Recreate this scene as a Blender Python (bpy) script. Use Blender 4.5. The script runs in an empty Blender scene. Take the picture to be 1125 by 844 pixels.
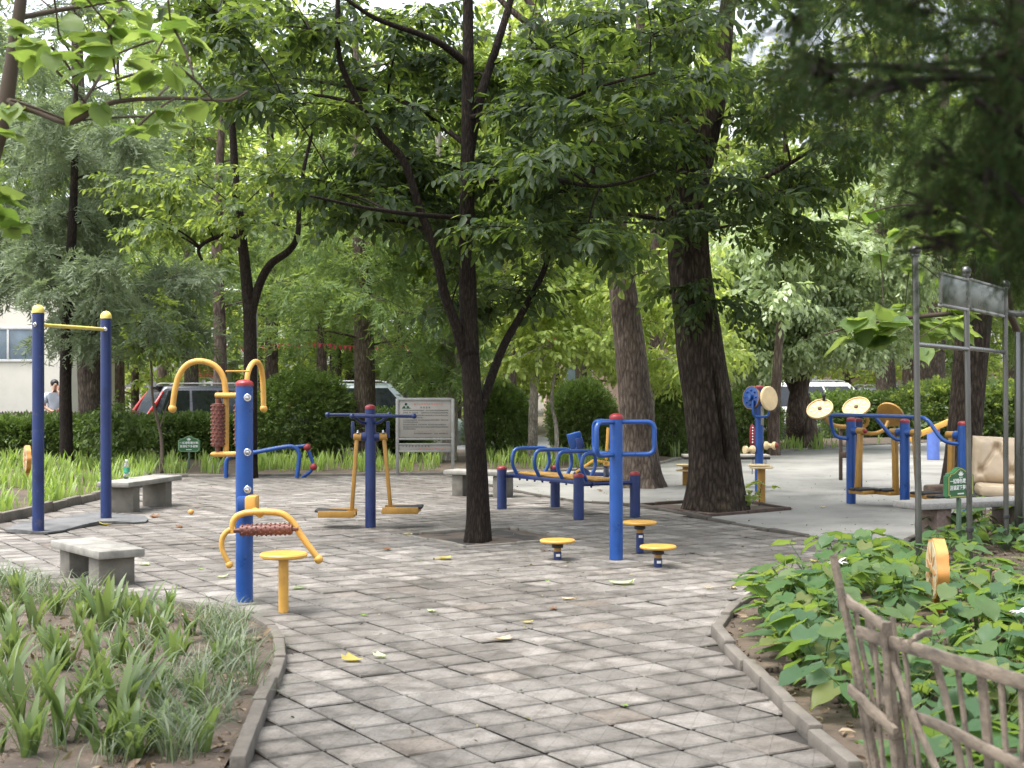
SUN_EL, SUN_AZ, SUN, SUN_ANG, SKY, EXPO = 70, -112, 0.85, 30, 0.15, 2.25
import bpy, bmesh, math, random
import numpy as np
from mathutils import Vector, Matrix, noise
from mathutils.geometry import delaunay_2d_cdt
random.seed(7); RNG = np.random.default_rng(7)
S = bpy.context.scene; COL = S.collection
PI = math.pi
# ---------------------------------------------------------------- photo calibration: 50 mm lens, eye height 1.5 m
F, HC, CX, CY = 1562.0, 1.5, 562.5, 420.0
def G(x, y, z=0.0):
    Y = F*(HC-z)/(y-CY); return Vector(((x-CX)*Y/F, Y, z))
def P(x, y, Y): return Vector(((x-CX)*Y/F, Y, HC+(CY-y)*Y/F))

# ---------------------------------------------------------------- mesh builder
def catmull(pts, k=6):
    pts = [Vector(p) for p in pts]
    if len(pts) < 3: return pts
    out = []
    for i in range(len(pts)-1):
        p0 = pts[max(i-1, 0)]; p1 = pts[i]; p2 = pts[i+1]; p3 = pts[min(i+2, len(pts)-1)]
        for j in range(k):
            t = j/k
            out.append(0.5*((2*p1)+(p2-p0)*t+(2*p0-5*p1+4*p2-p3)*t*t+(3*p1-p0-3*p2+p3)*t**3))
    out.append(pts[-1]); return out
def fillet(pts, r, k=5, closed=False):
    pts = [Vector(p) for p in pts]; out = []; n = len(pts)
    for i in range(n):
        if not closed and i in (0, n-1): out.append(pts[i]); continue
        a, b, c = pts[i-1], pts[i], pts[(i+1) % n]
        u = (a-b); v = (c-b); rr = min(r, u.length*.49, v.length*.49)
        u = u.normalized()*rr; v = v.normalized()*rr
        for j in range(k+1):
            t = j/k; out.append((b+u)*(1-t)**2+b*2*t*(1-t)+(b+v)*t*t)
    return out
class MB:
    def __init__(s): s.v = []; s.f = []; s.M = None
    def add(s, vs, fs):
        o = len(s.v)
        if s.M is not None: vs = [s.M @ Vector(p) for p in vs]
        s.v += [tuple(p) for p in vs]; s.f += [tuple(i+o for i in f) for f in fs]; return s
    def box(s, c, size, R=None, bev=.004, taper=None):
        bm = bmesh.new(); bmesh.ops.create_cube(bm, size=1.0)
        for v in bm.verts:
            v.co = Vector((v.co.x*size[0], v.co.y*size[1], v.co.z*size[2]))
        if taper:
            for v in bm.verts:
                if v.co.z > 0: v.co.x *= taper[0]; v.co.y *= taper[1]
        if bev > 0: bmesh.ops.bevel(bm, geom=bm.edges[:], offset=min(bev, min(size)*.45), segments=2, affect='EDGES', profile=.5)
        bm.verts.index_update()
        R = R if R is not None else Matrix.Identity(3)
        s.add([R @ v.co + Vector(c) for v in bm.verts], [[v.index for v in f.verts] for f in bm.faces]); bm.free(); return s
    def beam(s, a, b, w, h, up=(0, 0, 1), bev=.003):
        a = Vector(a); b = Vector(b); d = b-a; x = d.normalized(); z = Vector(up); z = (z-x*z.dot(x)).normalized(); y = z.cross(x)
        return s.box((a+b)/2, (d.length, w, h), Matrix((x, y, z)).transposed(), bev)
    def tube(s, pts, r, n=12, caps=True, closed=False):
        pts = [Vector(p) for p in pts]; m = len(pts)
        rs = r if isinstance(r, (list, tuple)) else [r]*m
        T = []
        for i in range(m):
            if closed: t = pts[(i+1) % m]-pts[i-1]
            else: t = pts[min(i+1, m-1)]-pts[max(i-1, 0)]
            T.append(t.normalized() if t.length > 1e-9 else Vector((0, 0, 1)))
        u = T[0].orthogonal().normalized(); vs = []
        for i in range(m):
            u = (u-T[i]*u.dot(T[i])).normalized(); w = T[i].cross(u)
            vs += [pts[i]+(u*math.cos(2*PI*k/n)+w*math.sin(2*PI*k/n))*rs[i] for k in range(n)]
        fs = []
        for i in range(m if closed else m-1):
            j = (i+1) % m
            fs += [(i*n+k, i*n+(k+1) % n, j*n+(k+1) % n, j*n+k) for k in range(n)]
        if caps and not closed: fs += [tuple(range(n))[::-1], tuple((m-1)*n+k for k in range(n))]
        return s.add(vs, fs)
    def lathe(s, prof, M=None, n=24):
        M = M if M is not None else Matrix.Identity(4)
        vs = []; fs = []; m = len(prof)
        for (r, z) in prof: vs += [M @ Vector((r*math.cos(2*PI*k/n), r*math.sin(2*PI*k/n), z)) for k in range(n)]
        for i in range(m-1): fs += [(i*n+k, i*n+(k+1) % n, (i+1)*n+(k+1) % n, (i+1)*n+k) for k in range(n)]
        if prof[0][0] > 1e-4: fs.append(tuple(range(n))[::-1])
        if prof[-1][0] > 1e-4: fs.append(tuple((m-1)*n+k for k in range(n)))
        return s.add(vs, fs)
    def cyl(s, a, b, r, n=20, bev=.003):
        a = Vector(a); b = Vector(b); d = b-a; L = d.length
        M = Matrix.Translation(a) @ d.to_track_quat('Z', 'Y').to_matrix().to_4x4()
        e = min(bev, r*.4, L*.4)
        return s.lathe([(r-e, 0), (r, e), (r, L-e), (r-e, L)], M, n)
    def ball(s, c, r, n=16, sq=(1, 1, 1)):
        k = max(6, n//2); prof = [(max(1e-5, r*math.sin(PI*i/k)), -r*math.cos(PI*i/k)) for i in range(k+1)]
        return s.lathe(prof, Matrix.Translation(Vector(c)) @ Matrix.Diagonal((*sq, 1)), n)
    def prism(s, poly, d, M=None):
        M = M if M is not None else Matrix.Identity(4); n = len(poly)
        vs = [M @ Vector((x, y, 0)) for x, y in poly]+[M @ Vector((x, y, d)) for x, y in poly]
        fs = [tuple(range(n))[::-1], tuple(range(n, 2*n))]+[(i, (i+1) % n, n+(i+1) % n, n+i) for i in range(n)]
        return s.add(vs, fs)
    def build(s, name, mat, parent=None, smooth=True, ang=38):
        off = Vector((0, 0, 0)); q = parent
        while q is not None: off += q.location; q = q.parent
        me = bpy.data.meshes.new(name)
        me.from_pydata([(x-off.x, y-off.y, z-off.z) for x, y, z in s.v], [], s.f); me.update()
        if smooth:
            me.polygons.foreach_set('use_smooth', [True]*len(me.polygons))
            try: me.set_sharp_from_angle(angle=math.radians(ang))
            except Exception: pass
        return link(name, me, mat, parent)
def link(name, me, mat, parent=None):
    if mat is not None:
        me.materials.clear(); me.materials.append(mat)
    o = bpy.data.objects.new(name, me); COL.objects.link(o)
    if parent is not None: o.parent = parent
    return o
def tag(o, label=None, cat=None, group=None, kind=None):
    for k, v in (('label', label), ('category', cat), ('group', group), ('kind', kind)):
        if v: o[k] = v
    return o
def thing(name, label, cat, loc=(0, 0, 0), group=None):
    o = bpy.data.objects.new(name, None); COL.objects.link(o); o.location = loc; o.empty_display_size = .1
    return tag(o, label, cat, group)
def copy_tree(o, parent=None):
    c = o.copy(); COL.objects.link(c)
    if parent is not None: c.parent = parent
    for ch in [x for x in COL.objects if x.parent == o]: copy_tree(ch, c)
    return c
def place(o, loc, rz=0, sc=None):
    o.location = loc; o.rotation_euler = (0, 0, rz)
    if sc is not None: o.scale = (sc, sc, sc) if not isinstance(sc, (tuple, list)) else sc
    return o

# ---------------------------------------------------------------- numpy scatter of leaf templates
def merge_t(ts):
    v = []; f = []; o = 0
    for tv, tf in ts:
        v.append(tv); f += [tuple(i+o for i in q) for q in tf]; o += len(tv)
    return np.vstack(v), f
def frames(d, n):
    d = d/np.linalg.norm(d, axis=1, keepdims=True)
    n = n-(n*d).sum(1, keepdims=True)*d; l = np.linalg.norm(n, axis=1, keepdims=True); l[l < 1e-6] = 1; n = n/l
    y = np.cross(n, d)
    return np.stack([d, y, n], axis=2)
def tr(t, R, p, s=1.0): return ((t[0]*s) @ np.array(R).T + np.array(p), t[1])
def scat_mesh(name, parts):
    """parts: (template, pos (m,3), R (m,3,3), scale (m,)) -> one mesh of all copies"""
    V = []; L = []; C = []; off = 0
    for (tv, tf), pos, R, sc in parts:
        m = len(pos)
        if m == 0: continue
        if np.ndim(sc) == 0: sc = np.full(m, sc)
        w = np.einsum('mij,nj->mni', R, tv)*sc[:, None, None]+pos[:, None, :]
        n = len(tv); flat = np.array([i for q in tf for i in q]); cnt = np.array([len(q) for q in tf])
        L.append((flat[None, :]+(np.arange(m)*n)[:, None]+off).ravel()); C.append(np.tile(cnt, m)); V.append(w.reshape(-1, 3)); off += m*n
    V = np.vstack(V).astype(np.float32); L = np.concatenate(L).astype(np.int32); C = np.concatenate(C).astype(np.int32)
    me = bpy.data.meshes.new(name)
    me.vertices.add(len(V)); me.vertices.foreach_set('co', V.ravel())
    me.loops.add(len(L)); me.loops.foreach_set('vertex_index', L)
    me.polygons.add(len(C)); st = np.concatenate([[0], np.cumsum(C)[:-1]]).astype(np.int32)
    me.polygons.foreach_set('loop_start', st)
    try: me.polygons.foreach_set('loop_total', C)
    except Exception: pass
    me.polygons.foreach_set('use_smooth', np.ones(len(C), bool))
    me.update(calc_edges=True); return me
def rdir(m, up=0.0, rng=RNG):
    d = rng.normal(size=(m, 3)); d[:, 2] += up; return d/np.linalg.norm(d, axis=1, keepdims=True)
def t_leaf(L, W, fold=.22, droop=.15):
    h = W/2
    v = np.array([(0, 0, 0), (.3*L, -h*.92, fold*h), (.66*L, -h*.8, fold*h-droop*L*.25), (L, 0, -droop*L*.6), (.66*L, h*.8, fold*h-droop*L*.25), (.3*L, h*.92, fold*h)])
    return v, [(0, 1, 2, 3), (0, 3, 4, 5)]
def t_flat(L, W): return np.array([(0, 0, 0), (.5*L, -W/2, .06*L), (L, 0, -.08*L), (.5*L, W/2, .06*L)]), [(0, 1, 2, 3)]
def Rz(a): c, s = math.cos(a), math.sin(a); return np.array([[c, -s, 0], [s, c, 0], [0, 0, 1]])
def Ry(a): c, s = math.cos(a), math.sin(a); return np.array([[c, 0, s], [0, 1, 0], [-s, 0, c]])
def Rx(a): c, s = math.cos(a), math.sin(a); return np.array([[1, 0, 0], [0, c, -s], [0, s, c]])
def t_spray(n, length, L, W, rng, droop=.3, pinnate=False, flat=False, stem=True):
    """a leafy twig along +x: leaves on alternate sides, hanging a little"""
    ts = []; lf = t_flat if flat else t_leaf
    for i in range(n):
        t = (i+.6)/n; side = 1 if i % 2 else -1
        if i == n-1: yaw = 0
        else: yaw = side*math.radians((62 if pinnate else 48)+rng.normal()*14)
        s = (1-.25*abs(t-.5))*(.8+.4*rng.random())
        R = Rz(yaw) @ Ry(math.radians(12+60*droop*rng.random()+(0 if pinnate else rng.normal()*16))) @ Rx(rng.normal()*(.25 if pinnate else .5))
        ts.append(tr(lf(L*s, W*s), R, (length*t, side*.004, -.18*droop*length*t*t)))
    if stem: ts.append((np.array([(0, -.004, 0), (length*.95, -.002, -.16*droop*length), (length*.95, .002, -.16*droop*length), (0, .004, 0)]), [(0, 1, 2, 3)]))
    return merge_t(ts)
def t_needles(n, length, L, W, rng, droop=.5, spread=55):
    ts = []
    for i in range(n):
        t = (i+.5)/n; a = rng.random()*2*PI
        R = Rx(a) @ Rz(math.radians(spread*(.5+.7*rng.random())*(1-.3*t)))
        ts.append(tr((np.array([(0, -W/2, 0), (L*.6, -W/2, 0), (L, 0, 0), (L*.6, W/2, 0), (0, W/2, 0)])*np.array([.7+.6*rng.random(), 1, 1]), [(0, 1, 2, 3, 4)]), R, (length*t, 0, -.5*droop*length*t*t)))
    return merge_t(ts)
def t_big(L, W, rows=10, cup=.18, droop=.35, heart=.12):
    """a broad heart shaped leaf, 4 columns, curling down to its tip"""
    prof = [.55, .95, 1.0, .86, .55, .18, .0]
    v = []; f = []
    for i in range(rows+1):
        t = i/rows; w = np.interp(t*6, range(7), prof)*W/2
        for k, c in enumerate((-1, -.5, 0, .5, 1)):
            x = L*t-(heart*L*(1-t)**3*abs(c)*1.4)
            z = cup*W*.5*(abs(c)**1.3)*(1-t*.5)-droop*L*t*t*.7+(.02*L*math.sin(i*1.3+abs(c)*3)*abs(c))+.011*L*(-1)**i*min(1, abs(c)*2)*(1-t)
            v.append((x, w*c, z))
    for i in range(rows):
        for k in range(4): f.append((i*5+k, i*5+k+1, (i+1)*5+k+1, (i+1)*5+k))
    return np.array(v), f
def t_blade(L, W, bend, lean, segs=6, fold=.3, tip=1.0):
    """strap leaf from the origin, rising and arching over towards +x"""
    v = []; f = []; x = z = 0; a = PI/2-lean
    for i in range(segs+1):
        t = i/segs; w = W/2*min(1, .55+1.6*t)*(1-max(0, t-.55)/.45*.999)**.7
        v += [(x, -w, z+fold*w), (x, 0, z), (x, w, z+fold*w)]
        x += L/segs*math.cos(a); z += L/segs*math.sin(a); a -= bend/segs*(.3+1.4*t)
    for i in range(segs): f += [(i*3, i*3+1, i*3+4, i*3+3), (i*3+1, i*3+2, i*3+5, i*3+4)]
    return np.array(v), f
def inside(px, py, poly):
    poly = np.array([(p[0], p[1]) for p in poly]); r = np.zeros(len(px), bool); j = len(poly)-1
    for i in range(len(poly)):
        xi, yi = poly[i]; xj, yj = poly[j]
        c = ((yi > py) != (yj > py)) & (px < (xj-xi)*(py-yi)/(yj-yi+1e-12)+xi); r ^= c; j = i
    return r
def rand_in(poly, n, rng=RNG):
    a = np.array([(p[0], p[1]) for p in poly]); lo = a.min(0); hi = a.max(0); out = []
    while len(out) < n:
        q = lo+(hi-lo)*rng.random((max(64, n*2), 2)); k = inside(q[:, 0], q[:, 1], poly); out += list(q[k])
    return np.array(out[:n])

# ---------------------------------------------------------------- materials
def nodes(name):
    m = bpy.data.materials.new(name); m.use_nodes = True; t = m.node_tree; t.nodes.clear()
    return m, t, t.nodes, t.links
def N(t, kind, **kw):
    n = t.nodes.new(kind)
    for k, v in kw.items():
        if k in n.inputs.keys(): n.inputs[k].default_value = v
        else: setattr(n, k, v)
    return n
def ramp(t, fac, stops, interp='LINEAR'):
    r = t.nodes.new('ShaderNodeValToRGB'); r.color_ramp.interpolation = interp
    e = r.color_ramp.elements
    while len(e) < len(stops): e.new(.5)
    for i, (p, c) in enumerate(stops):
        e[i].position = p; e[i].color = (*c, 1) if len(c) == 3 else c
    t.links.new(fac, r.inputs[0]); return r
def mul(c, k): return tuple(min(1, x*k) for x in c)
def paint(name, col, rough=.42, metal=0.0, var=.12, scale=9.0, wear=None, wear_amt=.5, bump=.0, bscale=60, stretch=(1, 1, 1), spec=.5, coat=0):
    m, t, n, l = nodes(name)
    out = N(t, 'ShaderNodeOutputMaterial'); b = N(t, 'ShaderNodeBsdfPrincipled', Roughness=rough, Metallic=metal)
    b.inputs['Specular IOR Level'].default_value = spec; b.inputs['Coat Weight'].default_value = coat
    tc = N(t, 'ShaderNodeTexCoord'); mp = N(t, 'ShaderNodeMapping'); mp.inputs['Scale'].default_value = stretch
    l.new(tc.outputs['Object'], mp.inputs[0])
    nz = N(t, 'ShaderNodeTexNoise', Scale=scale, Detail=8.0, Roughness=.62); l.new(mp.outputs[0], nz.inputs['Vector'])
    r = ramp(t, nz.outputs['Fac'], [(.28, mul(col, 1-var*1.6)), (.5, col), (.72, mul(col, 1+var))]); c = r.outputs[0]
    if wear:
        n2 = N(t, 'ShaderNodeTexNoise', Scale=scale*3.1, Detail=10.0, Roughness=.7); l.new(mp.outputs[0], n2.inputs['Vector'])
        w = ramp(t, n2.outputs['Fac'], [(.60, (0, 0, 0)), (.66, (wear_amt,)*3)])
        mx = N(t, 'ShaderNodeMix', data_type='RGBA'); l.new(w.outputs[0], mx.inputs[0]); l.new(c, mx.inputs[6]); mx.inputs[7].default_value = (*wear, 1); c = mx.outputs[2]
    l.new(c, b.inputs['Base Color'])
    rr = ramp(t, nz.outputs['Fac'], [(.3, (max(0, rough-.08),)*3), (.7, (min(1, rough+.14),)*3)]); l.new(rr.outputs[0], b.inputs['Roughness'])
    if bump:
        n3 = N(t, 'ShaderNodeTexNoise', Scale=bscale, Detail=6.0, Roughness=.6); l.new(mp.outputs[0], n3.inputs['Vector'])
        bp = N(t, 'ShaderNodeBump', Strength=bump, Distance=.01); l.new(n3.outputs['Fac'], bp.inputs['Height']); l.new(bp.outputs[0], b.inputs['Normal'])
    l.new(b.outputs[0], out.inputs[0]); return m
def leafmat(name, cols, trans=None, tw=.42, rough=.5, spec=.35):
    m, t, n, l = nodes(name)
    out = N(t, 'ShaderNodeOutputMaterial'); g = N(t, 'ShaderNodeNewGeometry')
    k = len(cols); r = ramp(t, g.outputs['Random Per Island'], [(i/(k-1), c) for i, c in enumerate(cols)])
    b = N(t, 'ShaderNodeBsdfPrincipled', Roughness=rough); b.inputs['Specular IOR Level'].default_value = spec
    l.new(r.outputs[0], b.inputs['Base Color'])
    tc = [tuple(x) for x in (trans or [(c[0]*2.2, c[1]*2.1, c[2]*1.1) for c in cols])]
    r2 = ramp(t, g.outputs['Random Per Island'], [(i/(len(tc)-1), c) for i, c in enumerate(tc)])
    tl = N(t, 'ShaderNodeBsdfTranslucent'); l.new(r2.outputs[0], tl.inputs[0])
    mx = N(t, 'ShaderNodeMixShader'); mx.inputs[0].default_value = tw
    l.new(b.outputs[0], mx.inputs[1]); l.new(tl.outputs[0], mx.inputs[2]); l.new(mx.outputs[0], out.inputs[0]); return m
def barkmat(name, dark, light, sx=14, sz=3.0, strength=.9, dist=.03):
    m, t, n, l = nodes(name)
    out = N(t, 'ShaderNodeOutputMaterial'); b = N(t, 'ShaderNodeBsdfPrincipled', Roughness=.9); b.inputs['Specular IOR Level'].default_value = .2
    tc = N(t, 'ShaderNodeTexCoord'); mp = N(t, 'ShaderNodeMapping'); mp.inputs['Scale'].default_value = (sx, sx, sz); l.new(tc.outputs['Object'], mp.inputs[0])
    a = N(t, 'ShaderNodeTexNoise', Scale=1.0, Detail=3.0); l.new(mp.outputs[0], a.inputs['Vector'])
    ad = N(t, 'ShaderNodeMix', data_type='VECTOR'); ad.inputs[0].default_value = .25; l.new(mp.outputs[0], ad.inputs[4]); l.new(a.outputs['Color'], ad.inputs[5])
    v = N(t, 'ShaderNodeTexVoronoi', feature='DISTANCE_TO_EDGE', Scale=2.2); l.new(ad.outputs[1], v.inputs['Vector'])
    nz = N(t, 'ShaderNodeTexNoise', Scale=2.5, Detail=9.0, Roughness=.7); l.new(mp.outputs[0], nz.inputs['Vector'])
    mu = N(t, 'ShaderNodeMath', operation='MULTIPLY_ADD'); mu.inputs[1].default_value = .9; l.new(v.outputs['Distance'], mu.inputs[0]); l.new(nz.outputs['Fac'], mu.inputs[2])
    r = ramp(t, mu.outputs[0], [(.38, mul(dark, .55)), (.55, dark), (.85, light)])
    bn = N(t, 'ShaderNodeTexNoise', Scale=1.7, Detail=7.0, Roughness=.65); l.new(tc.outputs['Object'], bn.inputs['Vector']); br = ramp(t, bn.outputs['Fac'], [(.34, (.6, .58, .55)), (.5, (1, 1, 1)), (.62, (1.25, 1.3, 1.2)), (.72, (1.7, 1.75, 1.55))])
    bx = N(t, 'ShaderNodeMix', data_type='RGBA', blend_type='MULTIPLY'); bx.inputs[0].default_value = 1.0; l.new(r.outputs[0], bx.inputs[6]); l.new(br.outputs[0], bx.inputs[7]); l.new(bx.outputs[2], b.inputs['Base Color'])
    bp = N(t, 'ShaderNodeBump', Strength=strength, Distance=dist); l.new(mu.outputs[0], bp.inputs['Height']); l.new(bp.outputs[0], b.inputs['Normal'])
    l.new(b.outputs[0], out.inputs[0]); return m

BLUE = paint('blue_paint', (.006, .056, .24), .33, var=.14, scale=5, wear=(.05, .075, .15), wear_amt=.7, coat=.15)
BLUE_DARK = paint('dark_blue_paint', (.007, .021, .098), .38, var=.2, scale=4, wear=(.05, .055, .09), wear_amt=.7)
YELLOW = paint('yellow_paint', (.54, .295, .058), .4, var=.12, scale=7, wear=(.30, .14, .05), wear_amt=.65)
YELLOW_OLD = paint('old_yellow_paint', (.33, .175, .03), .48, var=.2, scale=7, wear=(.25, .14, .05), wear_amt=.6)
YELLOW_PALE = paint('pale_yellow_paint', (.72, .55, .30), .45, var=.12, scale=9, wear=(.5, .32, .12), wear_amt=.4)
RED = paint('red_plastic', (.21, .012, .017), .4, var=.18, scale=12, wear=(.40, .10, .10), wear_amt=.4)
STUD = paint('brown_rubber', (.13, .04, .026), .5, var=.2, scale=20)
BLACK = paint('black_rubber', (.014, .014, .015), .6, var=.3, scale=14, bump=.2)
STEEL = paint('stainless_steel', (.14, .14, .135), .28, metal=.9, var=.15, scale=8, stretch=(1, 1, .3), wear=(.22, .2, .17), wear_amt=.4)
STEEL_DULL = paint('dull_grey_steel', (.24, .24, .225), .45, metal=.5, var=.2, scale=4, wear=(.2, .19, .16), wear_amt=.5)
CHROME = paint('bolt_steel', (.6, .6, .62), .22, metal=1, var=.1)
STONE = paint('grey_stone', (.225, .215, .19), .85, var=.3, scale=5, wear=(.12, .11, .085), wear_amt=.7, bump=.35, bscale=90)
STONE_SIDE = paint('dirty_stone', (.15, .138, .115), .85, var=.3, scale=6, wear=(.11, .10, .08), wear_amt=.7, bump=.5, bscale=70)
GRANITE = paint('granite', (.25, .24, .225), .6, var=.25, scale=60, wear=(.14, .12, .11), wear_amt=.7)
KERB = paint('kerb_concrete', (.125, .11, .092), .9, var=.25, scale=5, wear=(.13, .12, .09), wear_amt=.7, bump=.5, bscale=50)
SOIL = paint('soil', (.085, .063, .047), .95, var=.4, scale=3.5, wear=(.15, .12, .09), wear_amt=.6, bump=.9, bscale=22)
SOIL_DARK = paint('dark_soil', (.075, .055, .038), .95, var=.4, scale=3.5, wear=(.16, .125, .08), wear_amt=.6, bump=.9, bscale=22)
JOINT = paint('joint_dirt', (.03, .025, .02), .95, var=.4, scale=5, bump=.4)
COURT = paint('court_concrete', (.20, .195, .175), .85, var=.35, scale=.7, wear=(.11, .115, .085), wear_amt=.7, bump=.25, bscale=30)
ROAD = paint('asphalt', (.09, .09, .09), .85, var=.2, scale=2, bump=.3)
GROUND = paint('bare_earth', (.10, .085, .06), .95, var=.4, scale=1.5, wear=(.05, .08, .025), wear_amt=.8, bump=.6, bscale=8)
WOOD = paint('weathered_bamboo', (.15, .12, .09), .8, var=.45, scale=4, wear=(.07, .052, .038), wear_amt=.8, stretch=(9, 1.0, 5), bump=.6, bscale=14)
RUST = paint('rusty_iron', (.062, .04, .030), .85, var=.35, scale=9, bump=.4)
WHITE = paint('white_lettering', (.75, .75, .73), .5, var=.05)
INK = paint('black_lettering', (.035, .033, .03), .5, var=.1)
REDINK = paint('red_lettering', (.45, .10, .06), .5, var=.1)
SIGN_GREEN = paint('sign_green', (.02, .10, .035), .35, var=.12, scale=8)
SIGN_EDGE = paint('sign_gold_edge', (.45, .42, .12), .4, var=.1)
SIGN_PALE = paint('sign_pale_edge', (.30, .40, .22), .45, var=.15)
BOARD = paint('grey_notice_panel', (.225, .215, .19), .5, metal=.1, var=.12, scale=3)
BARK_DARK = barkmat('dark_bark', (.013, .009, .0065), (.032, .023, .017), 26, 6)
BARK_BIG = barkmat('furrowed_bark', (.028, .020, .014), (.075, .056, .042), 13, 3.4, 1.0, .05)
BARK_GREY = barkmat('grey_bark', (.075, .057, .045), (.155, .124, .10), 13, 3.2, .9, .04)
BARK_PALE = barkmat('pale_bark', (.20, .18, .15), (.36, .33, .29), 18, 4, .5, .02)
BARK_FAR = barkmat('brown_bark', (.07, .05, .04), (.14, .11, .09), 10, 2)
TWIG = paint('twig', (.075, .055, .04), .9)
# ================================================================ SETTING
def sheet(name, poly, z, mat, step=None, amp=0.0, freq=1.0, mound=0.0):
    pts = [Vector((p[0], p[1])) for p in poly]; n = len(pts); inner = []
    if step:
        a = np.array([(p.x, p.y) for p in pts]); lo = a.min(0); hi = a.max(0)
        gx, gy = np.meshgrid(np.arange(lo[0], hi[0], step), np.arange(lo[1], hi[1], step)); gx = gx.ravel()+RNG.normal(size=gx.size)*step*.2; gy = gy.ravel()+RNG.normal(size=gy.size)*step*.2
        k = inside(gx, gy, poly); inner = [Vector((x, y)) for x, y in zip(gx[k], gy[k])]
    v, e, f, *_ = delaunay_2d_cdt(pts+inner, [(i, (i+1) % n) for i in range(n)], [], 1, 1e-5)
    vs = []
    for i, p in enumerate(v):
        h = 0 if i < n else mound+amp*(noise.noise(Vector((p.x*freq, p.y*freq, 3)))+.6*noise.noise(Vector((p.x*freq*3.7, p.y*freq*3.7, 9))))
        vs.append((p.x, p.y, z+h))
    f = [q if (Vector(vs[q[1]])-Vector(vs[q[0]])).cross(Vector(vs[q[2]])-Vector(vs[q[0]])).z > 0 else q[::-1] for q in f]
    b = MB(); b.add(vs, f); return tag(b.build(name, mat), kind='structure')
def kerb(name, path, w=.09, h=.09, seg=.5, mat=KERB, z0=-.03, closed=False):
    path = catmull(path, 5); b = MB(); rng = random.Random(len(path)*7)
    d = [0]
    for i in range(1, len(path)): d.append(d[-1]+(path[i]-path[i-1]).length)
    def at(s):
        i = 1
        while i < len(d)-1 and d[i] < s: i += 1
        t = (s-d[i-1])/max(1e-6, d[i]-d[i-1]); return path[i-1].lerp(path[i], min(1, max(0, t)))
    s = 0
    while s < d[-1]-.05:
        e = min(d[-1], s+seg*(.85+.3*rng.random())); a = at(s+.004); c = at(e-.004)
        dz = rng.gauss(0, .006); hh = h-z0
        k = 3
        for q in range(k if seg > .3 else 1):
            pass
        b.beam(a+Vector((rng.gauss(0, .004), rng.gauss(0, .004), z0+hh/2+dz)), c+Vector((rng.gauss(0, .004), rng.gauss(0, .004), z0+hh/2+dz+rng.gauss(0, .004))), w, hh, bev=.012)
        s = e
    return tag(b.build(name, mat), kind='structure')

# big terrain sheet, dropping a little towards the road behind the hedges
b = MB(); xs = [-300, -120, -60, -30, -15, -8, 0, 8, 15, 30, 60, 120, 300]; ys = [-60, -10, 4, 12, 20, 26, 29, 31, 33, 40, 60, 100, 200, 500]
zz = lambda y: -.05 if y <= 29 else (-.27 if y >= 33 else -.05-.22*(y-29)/4)
vs = [(x, y, zz(y)) for y in ys for x in xs]; nx = len(xs)
b.add(vs, [(j*nx+i, j*nx+i+1, (j+1)*nx+i+1, (j+1)*nx+i) for j in range(len(ys)-1) for i in range(nx-1)])
tag(b.build('ground', GROUND), kind='structure')
b = MB(); b.add([(-120, 33.2, -.262), (4.5, 33.2, -.262), (4.5, 38.4, -.262), (120, 39.2, -.262), (120, 46, -.262), (-120, 46, -.262)], [(0, 1, 2, 3, 4, 5)])
tag(b.build('road', ROAD), kind='structure')

bed_l = [G(*p) for p in ((262, 850), (287, 779), (309, 732), (301, 703), (283, 686), (223, 674), (189, 669), (110, 656), (40, 646), (-60, 640))]
bed_r = [G(*p) for p in ((940, 850), (931, 839), (888, 806), (845, 760), (816, 731), (793, 706), (790, 690), (830, 657), (905, 628), (970, 612))]
split = [G(*p) for p in ((499, 524), (558, 538), (598, 546), (640, 552), (709, 557), (788, 573), (866, 586), (985, 607))]
left_edge = [G(*p) for p in ((-70, 592), (0, 574), (35, 566), (80, 555), (127, 544), (150, 536), (163, 525))]
back_edge = [G(*p) for p in ((163, 524), (250, 523.5), (330, 523), (420, 522), (500, 521.5), (560, 520), (650, 516), (717, 511), (757, 503), (849, 497), (920, 491), (981, 488), (1060, 484), (1160, 480))]
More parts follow.
